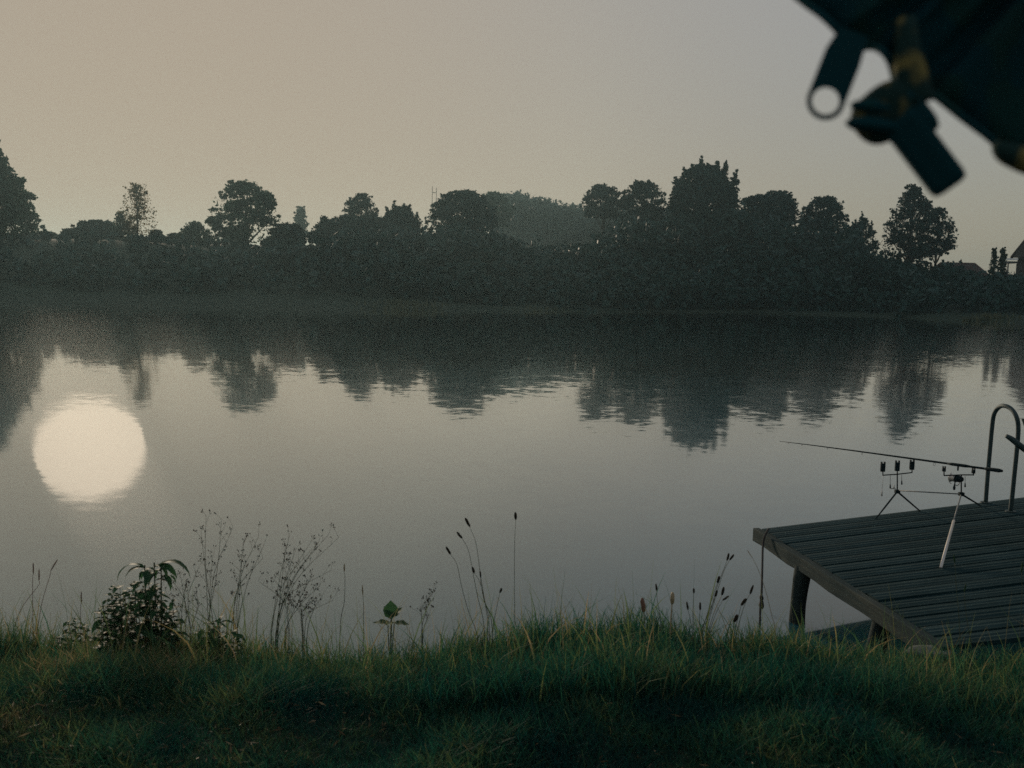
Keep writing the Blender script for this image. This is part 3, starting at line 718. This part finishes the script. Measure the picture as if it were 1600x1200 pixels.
for px in (1460, 1347, 1293, 1253, 1232):
    p = on_rod(px) + up - Vector((0, 0, .008)); r = .014 if px > 1400 else (.010 if px > 1300 else .007)
    bm = bmesh.new(); dn = d.normalized(); c = p - rod.location - Vector((0, 0, r)); s_ = dn.cross(Vector((0, 0, 1))).normalized()
    tube(bm, [c + (Vector((0, 0, 1)) * math.cos(a) + s_ * math.sin(a)) * r for a in np.linspace(0, 2 * math.pi, 13)], .0016, 5, False); part('line_guide', bm, M['bar'], rod)
# reel
rc = on_rod(1497) + up; rl = rc - rod.location
reel = poly_part('reel', [rc + Vector((0, 0, -.01)), rc + Vector((0, 0, -.05))], [.008, .007], M['black'], rod)
bodyc = at(1496, 748, DBk)
def sub(name, bm, mat, par, smooth=True):
    o = part(name, bm, mat, par, smooth); return o
dn = d.normalized()
bm = bmesh.new(); c = bodyc - rod.location; tube(bm, [c - dn * .05, c - dn * .02, c + dn * .015], [.02, .03, .028], 12); sub('gear_housing', bm, M['black'], reel)
bm = bmesh.new(); tube(bm, [c + dn * .018, c + dn * .03, c + dn * .06, c + dn * .068], [.036, .03, .03, .037], 16); sub('spool', bm, M['steel'], reel)
bm = bmesh.new(); sd = dn.cross(Vector((0, 0, 1))).normalized()
tube(bm, [c + dn * .05 + (Vector((0, 0, 1)) * math.cos(a) - sd * math.sin(a)) * .05 for a in np.linspace(.3, 2.9, 10)], .003, 6); sub('bail_arm', bm, M['steel'], reel)
bm = bmesh.new(); hk = at(1491, 762, DBk - .03) - rod.location; tube(bm, [c - dn * .02, c - dn * .02 - sd * .05, hk + Vector((0, 0, .02))], .005, 6); sub('crank', bm, M['black'], reel)
bm = bmesh.new(); tube(bm, [hk + Vector((0, 0, .022)), hk, hk - Vector((0, 0, .02))], [.006, .012, .008], 10); sub('crank_knob', bm, M['black'], reel)
bm = bmesh.new(); tube(bm, [bodyc - rod.location + Vector((.0, 0, -.03)) + (Vector((0, 0, 1)) * math.cos(a) + sd * math.sin(a)) * .032 for a in np.linspace(0, 2 * math.pi, 15)], .0035, 6, False); sub('rotor_ring', bm, M['bar'], reel)

# ------------------------------------------------------------------ tarp corner hanging close to the camera
def camo_mat(name, dark, olive, scale, lo=.5, hi=.58):
    return mat_solid(name, dark, olive, scale, .92, .35, detail=3, bscale=900, lo=lo, hi=hi)
M['tarp'] = camo_mat('dark_tarp_fabric', (.004, .042, .050), (.010, .048, .044), 14)
M['camo'] = camo_mat('camouflage_webbing', (.012, .034, .030), (.17, .14, .05), 38, .50, .62)
M['plastic'] = mat_solid('black_plastic', (.003, .035, .042), None, rough=.8)
DT = .92
tarp = thing('shelter_canopy', 'dark camouflage fishing shelter corner hanging out of focus at the top right', 'canopy', at(1700, -40, DT))
hem = [(1100, -150), (1180, -62), (1250, -1), (1285, 25), (1308, 47), (1318, 58), (1345, 73), (1362, 73), (1379, 80), (1391, 97), (1397, 120), (1404, 148), (1440, 148), (1458, 148), (1500, 181), (1545, 215), (1575, 243), (1602, 262), (1680, 300), (1790, 350)]
hp = smooth_path([at(x, y, DT + .012 * math.sin(i * 1.3)) for i, (x, y) in enumerate(hem)], 4)
apex = at(1950, -420, DT + .55)
bm = bmesh.new(); rows = []; NS = 16
for j in range(NS + 1):
    s_ = (j / NS) ** 1.2 * .97; row = []
    for i, p in enumerate(hp):
        q = p.lerp(apex, s_); fold = .02 * math.sin(i * .55 + j * .35) * math.sin(math.pi * min(1, s_ * 1.6)) - .05 * math.sin(math.pi * s_)
        row.append(bm.verts.new(q + Vector((0, fold, 0)) - tarp.location))
    rows.append(row)
for a, b in zip(rows, rows[1:]):
    for i in range(len(hp) - 1): bm.faces.new((a[i], a[i + 1], b[i + 1], b[i]))
bmesh.ops.solidify(bm, geom=bm.faces[:], thickness=.004)
part('fabric_panel', bm, M['tarp'], tarp, True)
bm = bmesh.new(); tube(bm, [p - tarp.location for p in hp], .0035, 8); part('hem', bm, M['tarp'], tarp, True)
# rolled seam end at the right
poly_part('rolled_seam', [at(1556, 226, DT - .015), at(1570, 238, DT - .02), at(1600, 250, DT - .02), at(1650, 266, DT - .02)], [.005, .010, .012, .012], M['camo'], tarp, 10, 3)
# strap tab with a round eyelet: one flat band with a hole
def uvw(px, py, dy=0.0): return at(px, py, DT - .012 + dy)
cx, cy, ro, ri = 1290.0, 158.0, 30.0, 21.5
inner = [(cx + ri * math.cos(a), cy + ri * .98 * math.sin(a)) for a in np.linspace(0, 2 * math.pi, 32, endpoint=False)]
outer = []
dirv = Vector((44, -112)).normalized(); nrm_ = Vector((-dirv.y, dirv.x))   # strap axis towards its root
for a in np.linspace(0, 2 * math.pi, 32, endpoint=False):
    v = Vector((math.cos(a), math.sin(a))); along = v.dot(dirv)
    if along > 0:
        side = v.dot(nrm_); tlen = min(118 / max(along, .05), ro / max(abs(side), 1e-3)) ; tlen = max(tlen, ro)
    else: tlen = ro
    outer.append((cx + v.x * tlen, cy + v.y * tlen))
bm = bmesh.new(); 
fr = [[bm.verts.new(uvw(x, y, dy) - tarp.location) for x, y in ring] for dy in (-.0015, .0015) for ring in (inner, outer)]
for i in range(32):
    k = (i + 1) % 32
    bm.faces.new((fr[0][i], fr[0][k], fr[1][k], fr[1][i])); bm.faces.new((fr[2][i], fr[3][i], fr[3][k], fr[2][k]))
    bm.faces.new((fr[0][i], fr[2][i], fr[2][k], fr[0][k])); bm.faces.new((fr[1][i], fr[1][k], fr[3][k], fr[3][i]))
bmesh.ops.recalc_face_normals(bm, faces=bm.faces)
tab = part('strap_tab', bm, M['plastic'], tarp)
M['brass'] = mat_solid('metal_eyelet', (.35, .32, .27), None, rough=.35, metal=.8)
bm = bmesh.new(); tube(bm, [uvw(cx + (ri + 3) * math.cos(a), cy + (ri + 3) * math.sin(a)) - tarp.location for a in np.linspace(0, 2 * math.pi, 33)], .0017, 8, False)
part('eyelet', bm, M['plastic'], tab, True)
# webbing neck, knuckle and toggle
poly_part('webbing_loop', [uvw(1415, 30), uvw(1418, 80, -.004), uvw(1422, 120, -.004), uvw(1424, 160)], [.009, .012, .016, .021], M['camo'], tarp, 12, 3)
def blob(name, c, half, rot, mat, root, n=3, p=3.0, rough=.05, freq=80):
    bm = bmesh.new(); bmesh.ops.create_icosphere(bm, subdivisions=n, radius=1)
    for v in bm.verts:
        co = v.co; l = (abs(co.x) ** p + abs(co.y) ** p + abs(co.z) ** p) ** (1 / p); co = co / l
        co = Vector((co.x * half[0], co.y * half[1], co.z * half[2])); co *= 1 + rough * mnoise.noise(co * freq)
        v.co = rot @ co + c - root.location
    return part(name, bm, mat, root, True)
ax = (at(1486, 296, DT) - at(1396, 178, DT)).normalized(); rot = frame(ax, ray(1440, 230).cross(ax))
blob('webbing_knot', uvw(1384, 176), (.030, .015, .025), frame(ax, ray(1378, 178).cross(ax)), M['camo'], tarp, 4, 2.6, .05, 30)
for t, w in ((-.2, .0245), (.55, .021)):
    c = uvw(1378, 178, -.003) + (at(1372, 212, DT) - at(1392, 140, DT)) * (t * .5)
    blob('webbing_fold', c, (.031, .013, .0075), frame(Vector((.12, 0, 1)), (1, 0, -.2)), M['tarp'], tarp, 3, 2.2, .02, 20)
blob('buckle_collar', uvw(1420, 182, -.004), (.0185, .012, .025), rot, M['plastic'], tarp, 3, 6, .02)
cc = (uvw(1402, 186, -.006) + uvw(1484, 286, -.006)) / 2; ln = (uvw(1402, 186) - uvw(1484, 286)).length / 2
bm = bmesh.new(); box(bm, cc - tarp.location, (.0175, .011, ln + .004), rot, .008); buckle = part('toggle', bm, M['plastic'], tarp, False)
bm = bmesh.new(); box(bm, cc - tarp.location + ax * (ln * .2) - Vector((0, .0105, 0)), (.004, .0015, ln * .6), rot, .001); part('rib', bm, M['plastic'], buckle)

# ------------------------------------------------------------------ grass and litter on the near bank
def gz_arr(X, Y): return np.array([ground_z(float(x), float(y)) for x, y in zip(X, Y)])
def blades(X, Y, h, w, bend, tone, seg=3, az=None):
    n = len(X); Z = gz_arr(X, Y) - .02; base = np.stack([X, Y, Z], 1)
    a = rng.random(n) * 2 * np.pi if az is None else az; dirn = np.stack([np.cos(a), np.sin(a), np.zeros(n)], 1)
    f = rng.random(n) * np.pi; side = np.stack([np.cos(f), np.sin(f), np.zeros(n)], 1)
    rows = []
    for k in range(seg + 1):
        t = k / seg; c = base + np.array([0, 0, 1]) * (h * (t - bend * .35 * t * t))[:, None] + dirn * (h * bend * t * t * .75)[:, None]
        ww = (w * (1 - t ** 1.6) + .0004)[:, None]; rows.append((c - side * ww, c + side * ww))
    Q = [np.stack([rows[k][0], rows[k][1], rows[k + 1][1], rows[k + 1][0]], 1) for k in range(seg)]
    return np.stack(Q, 1).reshape(-1, 4, 3), np.repeat(tone, seg)
def scatter(n, y0, y1, xs=1.0):
    Y = rng.uniform(y0, y1, n); X = rng.uniform(-1, 1, n) * (Y * .60 + .35) * xs; return X, Y
def vnoise(X, Y, s, o=0.0): return np.array([mnoise.noise(Vector((float(x) * s + o, float(y) * s, o))) for x, y in zip(X, Y)])
QS, TS = [], []
# dense crest turf, in tufts
n = 2300; X, Y = scatter(n, 4.25, 5.75); per = 18
hh = .10 + .06 * vnoise(X, Y, 3.1, 17) + .04 * vnoise(X, Y, 8, 5) + .03 * np.clip((X + .9) / 1.0, 0, 1) + .03 * np.exp(-((X - .4) / .9) ** 2) + .09 * np.clip(vnoise(X, Y, 1.3) + .4, 0, 1) + .04 * rng.random(n); cut = ((X > 2.35) & (Y > 5.45)); X, Y, hh = X[~cut], Y[~cut], hh[~cut]; n = len(X)
ton = .36 + .22 * np.clip(-(X + 1.0), 0, 1) + .35 * vnoise(X, Y, 1.1, 4) + .12 * vnoise(X, Y, 6, 9)  # left crest toned drier and lighter, painting in the warm veil of glare
sprd = .05
XX = np.repeat(X, per) + rng.normal(size=n * per) * sprd; YY = np.repeat(Y, per) + rng.normal(size=n * per) * sprd
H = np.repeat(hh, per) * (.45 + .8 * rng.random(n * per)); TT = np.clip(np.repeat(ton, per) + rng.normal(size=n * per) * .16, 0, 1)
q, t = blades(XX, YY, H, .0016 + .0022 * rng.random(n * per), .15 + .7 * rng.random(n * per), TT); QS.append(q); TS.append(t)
# long lighter arching blades on the crest
n = 2400; X, Y = scatter(n, 4.6, 5.55); cut = (X > 2.3) & (Y > 5.1); X, Y = X[~cut], Y[~cut]; n = len(X)
q, t = blades(X, Y, (.14 + .34 * rng.random(n) ** 2.2) * (1 + .6 * vnoise(X, Y, 2.4, 31) + .4 * vnoise(X, Y, 7, 3)), .0022 + .0034 * rng.random(n), .25 + .75 * rng.random(n), np.clip(.66 + .15 * rng.normal(size=n), .2, 1), 5); QS.append(q); TS.append(t)
n = 130; X = rng.uniform(1.3, 1.72, n); Y = rng.uniform(4.95, 5.35, n); XX = np.repeat(X, 8) + rng.normal(size=n * 8) * .03; YY = np.repeat(Y, 8) + rng.normal(size=n * 8) * .03; k8 = n * 8
q, t = blades(XX, YY, .16 + .16 * rng.random(k8), .0016 + .003 * rng.random(k8), .1 + .6 * rng.random(k8), np.clip(.5 + .2 * rng.normal(size=k8), .1, 1), 4); QS.append(q); TS.append(t)
# wispy flowering grasses that stand out against the water
n = 1500; X, Y = scatter(n, 4.8, 5.5); keep = rng.random(n) < np.clip(.35 - .3 * X, .15, 1); X, Y = X[keep], Y[keep]; n = len(X)
q, t = blades(X, Y, .26 + .30 * rng.random(n) ** 1.5, np.full(n, .0014), .05 + .5 * rng.random(n), np.clip(.72 + .14 * rng.normal(size=n), .4, 1), 6); QS.append(q); TS.append(t)
# short turf in front
n = 100000; X, Y = scatter(n, 2.9, 4.6)
th = .058 + .07 * np.clip(vnoise(X, Y, 2.2, 2) + .35, 0, 1) + .08 * np.clip((Y - 4.0) / .6, 0, 1)
q, t = blades(X, Y, th * (.5 + rng.random(n)), .0016 + .0018 * rng.random(n), .3 + .9 * rng.random(n), np.clip(.28 + .35 * np.clip(-(X + .9) / 1.2, 0, 1) + .42 * vnoise(X, Y, 2.3, 7) + .25 * vnoise(X, Y, 7, 3) + .15 * rng.normal(size=n), 0, 1), 2); QS.append(q); TS.append(t)  # yellower towards the left: warm glare put into the blade colour
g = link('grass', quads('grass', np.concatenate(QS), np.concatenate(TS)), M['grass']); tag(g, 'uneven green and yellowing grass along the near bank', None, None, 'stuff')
# dry litter: curled dead blades and leaf scraps, thicker in the trodden strip; extra at left imitates the warm glare
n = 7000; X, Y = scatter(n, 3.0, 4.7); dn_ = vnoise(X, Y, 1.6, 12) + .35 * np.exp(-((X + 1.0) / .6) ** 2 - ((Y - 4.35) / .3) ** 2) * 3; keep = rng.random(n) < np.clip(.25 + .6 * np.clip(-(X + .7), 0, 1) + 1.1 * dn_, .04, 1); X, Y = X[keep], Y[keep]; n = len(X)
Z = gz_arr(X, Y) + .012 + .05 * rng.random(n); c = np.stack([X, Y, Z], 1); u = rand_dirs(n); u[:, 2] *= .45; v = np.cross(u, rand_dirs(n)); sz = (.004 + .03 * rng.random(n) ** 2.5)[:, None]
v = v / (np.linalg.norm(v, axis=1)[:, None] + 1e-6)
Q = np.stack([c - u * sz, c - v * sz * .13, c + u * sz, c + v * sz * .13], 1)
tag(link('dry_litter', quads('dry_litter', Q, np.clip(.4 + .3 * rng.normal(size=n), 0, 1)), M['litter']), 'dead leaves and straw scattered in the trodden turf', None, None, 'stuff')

# ------------------------------------------------------------------ single plants on the bank
def head(root, p, q, r, mat='seed', seg=7):
    d_ = q - p; bm = bmesh.new()
    pts = [p + d_ * t for t in (0, .12, .4, .75, .95, 1)]; tube(bm, [x - root.location for x in pts], [r * .4, r * .85, r, r * .9, r * .55, r * .15], seg)
    for v in bm.verts: v.co += Vector((mnoise.noise(v.co * 400), mnoise.noise(v.co * 380 + Vector((3, 0, 0))), 0)) * r * .35
    return part('seed_head', bm, M[mat], root, True)
def seed_stem(label, pts, hd, D=5.15, r=.0016, hr=.006, mat='stem', hmat='seed', group='dark seed heads on thin stems', name='seed_stem'):
    P_ = [at(x, y, D) for x, y in pts]; b = P_[0].copy(); b.z = ground_z(b.x, b.y) - .02; b.x = P_[0].x + (P_[0].x - P_[1].x) * .3
    root = thing(name, label, 'grass stem' if name != 'plantain' else 'plantain', b, group)
    p, q = at(*hd[0], D), at(*hd[1], D)
    poly_part('stem', [b] + P_ + [p], [r * 1.3, r, r * .7], M[mat], root, 5, 4)
    head(root, p, q, hr, hmat); return root
pl = 'dark ribwort heads on tall bare stems'
seed_stem('tallest leftward-leaning ribwort stem of the central bunch', [(762, 975), (760, 955), (751, 900), (744, 850)], [(734, 823), (727, 809)], hr=.0075, group=pl, name='plantain')
seed_stem('second tallest leaning ribwort stem of the central bunch, just left of the tallest', [(756, 975), (747, 935), (739, 895), (732, 860)], [(722, 841), (714, 831)], hr=.007, group=pl, name='plantain')
seed_stem('outermost left ribwort stem of the central bunch, strongly bowed', [(745, 990), (732, 955), (721, 915), (714, 882)], [(704, 866), (697, 854)], hr=.007, group=pl, name='plantain')
seed_stem('short ribwort stem whose head sits halfway up between two tall stems', [(764, 970), (759, 945), (750, 910)], [(741, 895), (738, 886)], hr=.007, group=pl, name='plantain')
seed_stem('thickened middle head against the lower half of the tallest central stem', [(768, 970), (757, 940), (752, 915)], [(751, 902), (750, 892)], hr=.005, group=pl, name='plantain')
seed_stem('small short ribwort stem between the central bunch and the lone straight one', [(770, 985), (775, 955)], [(781, 926), (784, 919)], hr=.007, group=pl, name='plantain')
seed_stem('lone straight tall ribwort stem standing apart right of the central bunch', [(805, 990), (804, 955), (804, 855)], [(806, 812), (805, 800)], hr=.0075, group=pl, name='plantain')
seed_stem('lone dark seed head left of the pale tufted stem', [(1033, 985), (1030, 955), (1027, 937)], [(1026, 923), (1025, 912)])
seed_stem('pale straw-coloured tufted stem in the grass right of centre', [(1047, 990), (1049, 960)], [(1050, 944), (1051, 925)], r=.004, hr=.012, mat='straw', hmat='straw', group=None)
seed_stem('bushy brown seed plume at the left of the right-hand stems', [(1006, 990), (1007, 965)], [(1006, 956), (1003, 934)], hr=.014, hmat='redstem', group=None)
seed_stem('upright stem with blunt dark head left of the leaning stems', [(1084, 985), (1083, 955)], [(1084, 927), (1084, 919)])
seed_stem('stem with long dark head, leftmost of the three short upright ones', [(1082, 990), (1078, 965)], [(1075, 953), (1073, 940)])
seed_stem('short upright head between two clusters of leaning stems', [(1092, 985), (1093, 965)], [(1094, 953), (1094, 941)])
seed_stem('tallest right-leaning stem in front of the open water by the jetty', [(1098, 990), (1110, 955), (1120, 918), (1131, 889)], [(1136, 876), (1139, 864)])
seed_stem('second right-leaning stem with a hooked tip beside the tallest leaning one', [(1104, 990), (1113, 950), (1130, 895)], [(1140, 875), (1147, 866)])
seed_stem('right-leaning stem with thick dark head at half height', [(1096, 992), (1108, 950), (1117, 922)], [(1121, 911), (1124, 900)], hr=.008)
seed_stem('lower right-leaning stem tucked under the thick dark head', [(1094, 992), (1106, 960)], [(1118, 932), (1120, 922)], hr=.007)
seed_stem('right-leaning stem with long head right of the thick dark one', [(1106, 992), (1114, 962), (1121, 945)], [(1128, 930), (1131, 917)], hr=.008)
seed_stem('lowest side-drooping head on a stem near the jetty post', [(1108, 992), (1118, 960)], [(1129, 938), (1139, 931)], hr=.006)
seed_stem('dark beaded stem leaning right just left of the mooring rope', [(1150, 995), (1160, 955), (1168, 935)], [(1172, 928), (1177, 914)], hr=.007)
seed_stem('drooping clustered head left of the mooring rope', [(1146, 998), (1154, 962)], [(1158, 946), (1166, 935)], hr=.009)
seed_stem('low dark tuft head in the grass below the mooring rope', [(1142, 998), (1146, 980)], [(1147, 972), (1152, 960)], hr=.010)
seed_stem('thin pale dry stalk crossing in front of the mooring rope', [(1212, 990), (1205, 958), (1197, 925), (1186, 893)], [(1176, 872), (1167, 859)], r=.0016, hr=.002, mat='straw', hmat='straw', group=None, name='dry_stalk')
seed_stem('single golden-tipped grass stem between the seedy weeds and the broad-leaved plant', [(532, 975), (538, 940), (539, 905)], [(538, 893), (538, 880)], hr=.004, mat='stem', hmat='straw', group=None)
seed_stem('short golden grass stem left of the broad-leaved plant', [(568, 970), (568, 945)], [(567, 930), (566, 914)], hr=.004, hmat='straw', group=None)
for (a, l) in (([(52, 985), (51, 940), (51, 905)], 'straight reddish grass stem near the left edge'), ([(58, 990), (66, 940), (78, 900)], 'arched reddish grass stem near the left edge, bending right'), ([(126, 985), (126, 950)], 'reddish feathery dock stem left of the leafy clump'), ([(20, 990), (34, 950), (60, 915)], 'leaning reddish stem lowest at the left edge')):
    x, y = a[-1]; seed_stem(l, a, [(x + 1, y - 8), (x + (12 if 'arched' in l else 1), y - 26)], hr=.0036, mat='redstem', hmat='redstem', group='reddish stems at the left edge')

for (a, hd, l) in (([(1500, 1010), (1498, 960), (1494, 915)], [(1492, 880), (1490, 866)], 'tallest thin green stalk in front of the jetty planks'),
                   ([(1518, 1015), (1512, 975), (1508, 945)], [(1507, 925), (1509, 912)], 'shorter thin green stalk beside the tallest one in front of the planks'),
                   ([(1592, 1020), (1595, 960), (1597, 920)], [(1596, 895), (1598, 878)], 'thin green stalk at the right edge in front of the jetty')):
    seed_stem(l, a, hd, D=4.9, hr=.004, mat='stem', hmat='herb', group='thin green stalks before the jetty')

# seedy branching weeds
def weed(label, base, tips, D=5.1, group='see-through seedy weeds'):
    b = at(*base, D); b.z = ground_z(b.x, b.y) - .02; root = thing('seedy_weed', label, 'weed', b, group)
    buds = bmesh.new()
    def bud(p, dv, L):
        q = p + dv * L; tube(buds, [p - b, p.lerp(q, .35) - b, q - b], [.0011, .0032, .0008], 5)
    for (tx, ty) in tips:
        Dd = D + rnd.uniform(-.12, .12); t = at(tx, ty, Dd); s0 = at(base[0] + rnd.uniform(-6, 6), base[1], Dd)
        mid = s0.lerp(t, .5) + Vector((rnd.uniform(-.03, .03) - .18 * (t.x - s0.x), rnd.uniform(-.02, .02), .02))
        path = smooth_path([Vector((s0.x, s0.y, b.z)), s0, mid, t], 6)
        poly_part('stem', path, [.0024, .0016, .0008], M['stem'], root, 5)
        n_ = len(path); bmb = bmesh.new()
        for i in range(n_ // 2, n_, 1):
            if rnd.random() < .25 and i < n_ - 2: continue
            o_ = path[i]; tw = Vector((rnd.uniform(-1, 1), rnd.uniform(-.6, .6), rnd.uniform(.7, 1.6))).normalized(); L1 = rnd.uniform(.02, .07) * (1.25 - .5 * i / n_)
            e_ = o_ + tw * L1; tube(bmb, [o_ - b, o_.lerp(e_, .5) - b + Vector((0, 0, .003)), e_ - b], [.0008, .0006, .0005], 4, False)
            for _ in range(rnd.randint(2, 4)):
                dv = (tw + Vector((rnd.uniform(-.9, .9), rnd.uniform(-.9, .9), rnd.uniform(-.2, .8)))).normalized(); k_ = rnd.uniform(.008, .02); f_ = e_ + dv * k_
                tube(bmb, [e_ - b, f_ - b], .0004, 3, False); bud(f_, dv, rnd.uniform(.006, .010))
        part('twigs', bmb, M['stem'], root)
    part('buds', buds, M['seed'], root); root.children[-1]
    for c in root.children:
        if c.name.startswith(('buds', 'twigs')): c['kind'] = 'stuff'
    return root
weed('tallest see-through seedy weed, leftmost behind the leafy clump', (330, 975), [(322, 806), (346, 812), (364, 824), (314, 832), (332, 872)])
weed('short wiry seedy weed beside the big drooping leaves', (300, 985), [(282, 898), (309, 890), (306, 925)])
weed('middle seedy weed with sprays leaning right', (366, 975), [(381, 842), (404, 838), (413, 850), (378, 872), (411, 872)])
weed('widest seedy weed fanning right to the highest rightmost sprays', (430, 980), [(452, 838), (447, 853), (461, 862), (486, 846), (498, 847), (514, 834), (529, 840), (484, 862), (517, 891)])
weed('low seedy weed at the foot of the widest fanning one', (450, 985), [(486, 903), (500, 915), (472, 922), (404, 908)])
weed('thin weed with curled tips between the leafy clump and the tallest seedy weed', (285, 985), [(268, 905), (290, 915), (262, 930)])
weed('low sprawling seedy weed left of the broad-leaved plant', (478, 992), [(468, 925), (492, 935), (505, 928), (520, 938), (455, 940)])
weed('tiny dark seedy sprig above the grass right of the broad-leaved plant', (664, 985), [(661, 948), (671, 940), (675, 928)], 5.2)

# leafy plants
def leaf_mesh(L, w, droop, fold=.25, n=7):
    bm = bmesh.new(); rows = []
    for i in range(n + 1):
        t = i / n; x = w * (math.sin(math.pi * min(1, t * 1.02 + .02) ** .8)) ** .9 if t < 1 else 0.0005
        ang = droop * t; y = L * (math.sin(ang) / max(droop, .01) if droop > .02 else t); z = -L * ((1 - math.cos(ang)) / max(droop, .01)) if droop > .02 else 0
        rows.append([bm.verts.new((sx * x, y, z + abs(sx) * x * fold + .003 * math.sin(i * 2.1) * abs(sx))) for sx in (-1, -.5, 0, .5, 1)])
    for a, b in zip(rows, rows[1:]):
        for k in range(4): bm.faces.new((a[k], a[k + 1], b[k + 1], b[k]))
    return bm_mesh('leaf', bm, True)
LM = [leaf_mesh(.17, .026, 2.0), leaf_mesh(.13, .024, 1.5), leaf_mesh(.085, .03, .6), leaf_mesh(.07, .02, .9), leaf_mesh(.20, .027, 2.3)]
for m_ in LM: m_.materials.append(M['herb'])
def add_leaf(root, p, az, pitch, k, sc=1.0):
    o = bpy.data.objects.new('leaf', LM[k]); COL.objects.link(o); o.parent = root; o.location = p - root.location
    o.rotation_euler = (pitch, rnd.uniform(-.2, .2), az); o.scale = (sc,) * 3; return o
# tall plant with big drooping leaves
D = 4.95; b = at(238, 985, D); b.z = ground_z(b.x, b.y)
lp = thing('drooping_plant', 'tall leafy plant with large hanging leaves rising from the left clump', 'plant', b)
for sx, tx, ty in ((228, 226, 888), (243, 241, 884), (252, 252, 893)):
    path = smooth_path([b + Vector(((sx - 238) * .0033, 0, 0)), at(sx, 955, D), at(tx, ty, D)], 6); poly_part('stem', path, [.006, .005, .003], M['stem'], lp, 6)
    tp_ = path[-1]
    for k in range(4):
        add_leaf(lp, tp_ + Vector((0, 0, -.012 * k)), (k * 1.65 + sx) % 6.28, .45, 0 if k % 2 else 4, rnd.uniform(.6, .85))
    for k in range(5):
        p = path[int(len(path) * (.35 + .12 * k))]; add_leaf(lp, p, rnd.uniform(0, 6.28), .4, rnd.choice((0, 1)), rnd.uniform(.6, .9))
    poly_part('bud', [tp_, tp_ + Vector((0, 0, .012)), tp_ + Vector((.001, 0, .02))], [.003, .005, .002], M['stem'], lp)
add_leaf(lp, at(226, 888, D), 1.6, .7, 4, 1.0); add_leaf(lp, at(246, 886, D), -1.5, .8, 4, 1.15); add_leaf(lp, at(243, 886, D), -1.9, .6, 0, 1.0); add_leaf(lp, at(228, 922, D), 1.9, .2, 0, .8)
# dense nettle-like clump below it
D = 4.95
def clump(label, x0, x1, ytop, n, D, y1=1035, group=None, leaf=(1, 2, 3), name='leafy_clump'):
    b = at((x0 + x1) / 2, 1000, D); b.z = ground_z(b.x, b.y); root = thing(name, label, 'plant', b, group)
    for i in range(n):
        px = x0 + (x1 - x0) * (i + .5) / n + rnd.uniform(-4, 4); c = abs((px - (x0 + x1) / 2) / ((x1 - x0) / 2)); py = ytop + 45 * c * c * rnd.uniform(.4, 1.2) + rnd.uniform(0, 22); Dd = D + rnd.uniform(-.12, .12)
        t = at(px, py, Dd); s0 = Vector((t.x + rnd.uniform(-.03, .03), Dd, ground_z(t.x, Dd)))
        poly_part('stem', [s0, s0.lerp(t, .5) + Vector((rnd.uniform(-.01, .01), 0, 0)), t], [.003, .0025, .0015], M['stem'], root, 5, 2)
        m_ = 9
        for k in range(m_):
            u = .12 + .88 * k / (m_ - 1); p = s0.lerp(t, u)
            for s_ in (0, math.pi): add_leaf(root, p, k * 1.57 + s_ + rnd.uniform(-.3, .3), rnd.uniform(0, .6), rnd.choice(leaf), (1.25 - .6 * u) * rnd.uniform(.75, 1.1))
    return root
clump('dense dark leafy clump at the foot of the drooping-leaved plant', 158, 270, 908, 22, 4.95)
clump('small leafy shoots just left of the dense dark clump', 158, 200, 912, 3, 5.0, leaf=(3,))
clump('loose leafy plant between the dark clump and the seedy weeds', 308, 372, 955, 4, 5.0, leaf=(1, 3))
clump('hazy low leafy plant at the left edge of the bank', 85, 140, 962, 4, 5.1, leaf=(3,))
# broad-leaved plant
D = 5.2; b = at(610, 1000, D); b.z = ground_z(b.x, b.y)
bp_ = thing('broad_leaved_plant', 'low plant with a few broad rounded leaves above the central grass', 'plant', b)
br = leaf_mesh(.075, .034, .35, .15); br.materials.append(M['herb'])
for tx, ty, az, pt in ((612, 967, .9, .9), (611, 965, -.9, .7), (606, 974, 1.5, .15), (616, 974, -1.6, .1), (611, 962, .2, 1.2), (612, 972, 2.9, .3)):
    t = at(tx, ty, D); poly_part('stem', [b, b.lerp(t, .6), t], .003, M['stem'], bp_, 5, 2)
    o = bpy.data.objects.new('leaf', br); COL.objects.link(o); o.parent = bp_; o.location = t - b; o.rotation_euler = (pt, 0, az); o.scale = (1.15,) * 3

# ------------------------------------------------------------------ morning haze
hz_me = bpy.data.meshes.new('haze'); bm = bmesh.new(); box(bm, (125, 520, 21.0), (985, 590, 22.7)); bm.to_mesh(hz_me); bm.free()
hm = bpy.data.materials.new('morning_haze'); nt, out = nodes(hm)
v = nt.nodes.new('ShaderNodeVolumePrincipled'); v.inputs['Color'].default_value = (*HAZE_C, 1); v.inputs['Density'].default_value = HAZE_D; v.inputs['Anisotropy'].default_value = HAZE_G
nt.links.new(v.outputs[0], out.inputs['Volume'])
hz = link('haze', hz_me, hm); tag(hz, None, None, None, 'stuff')
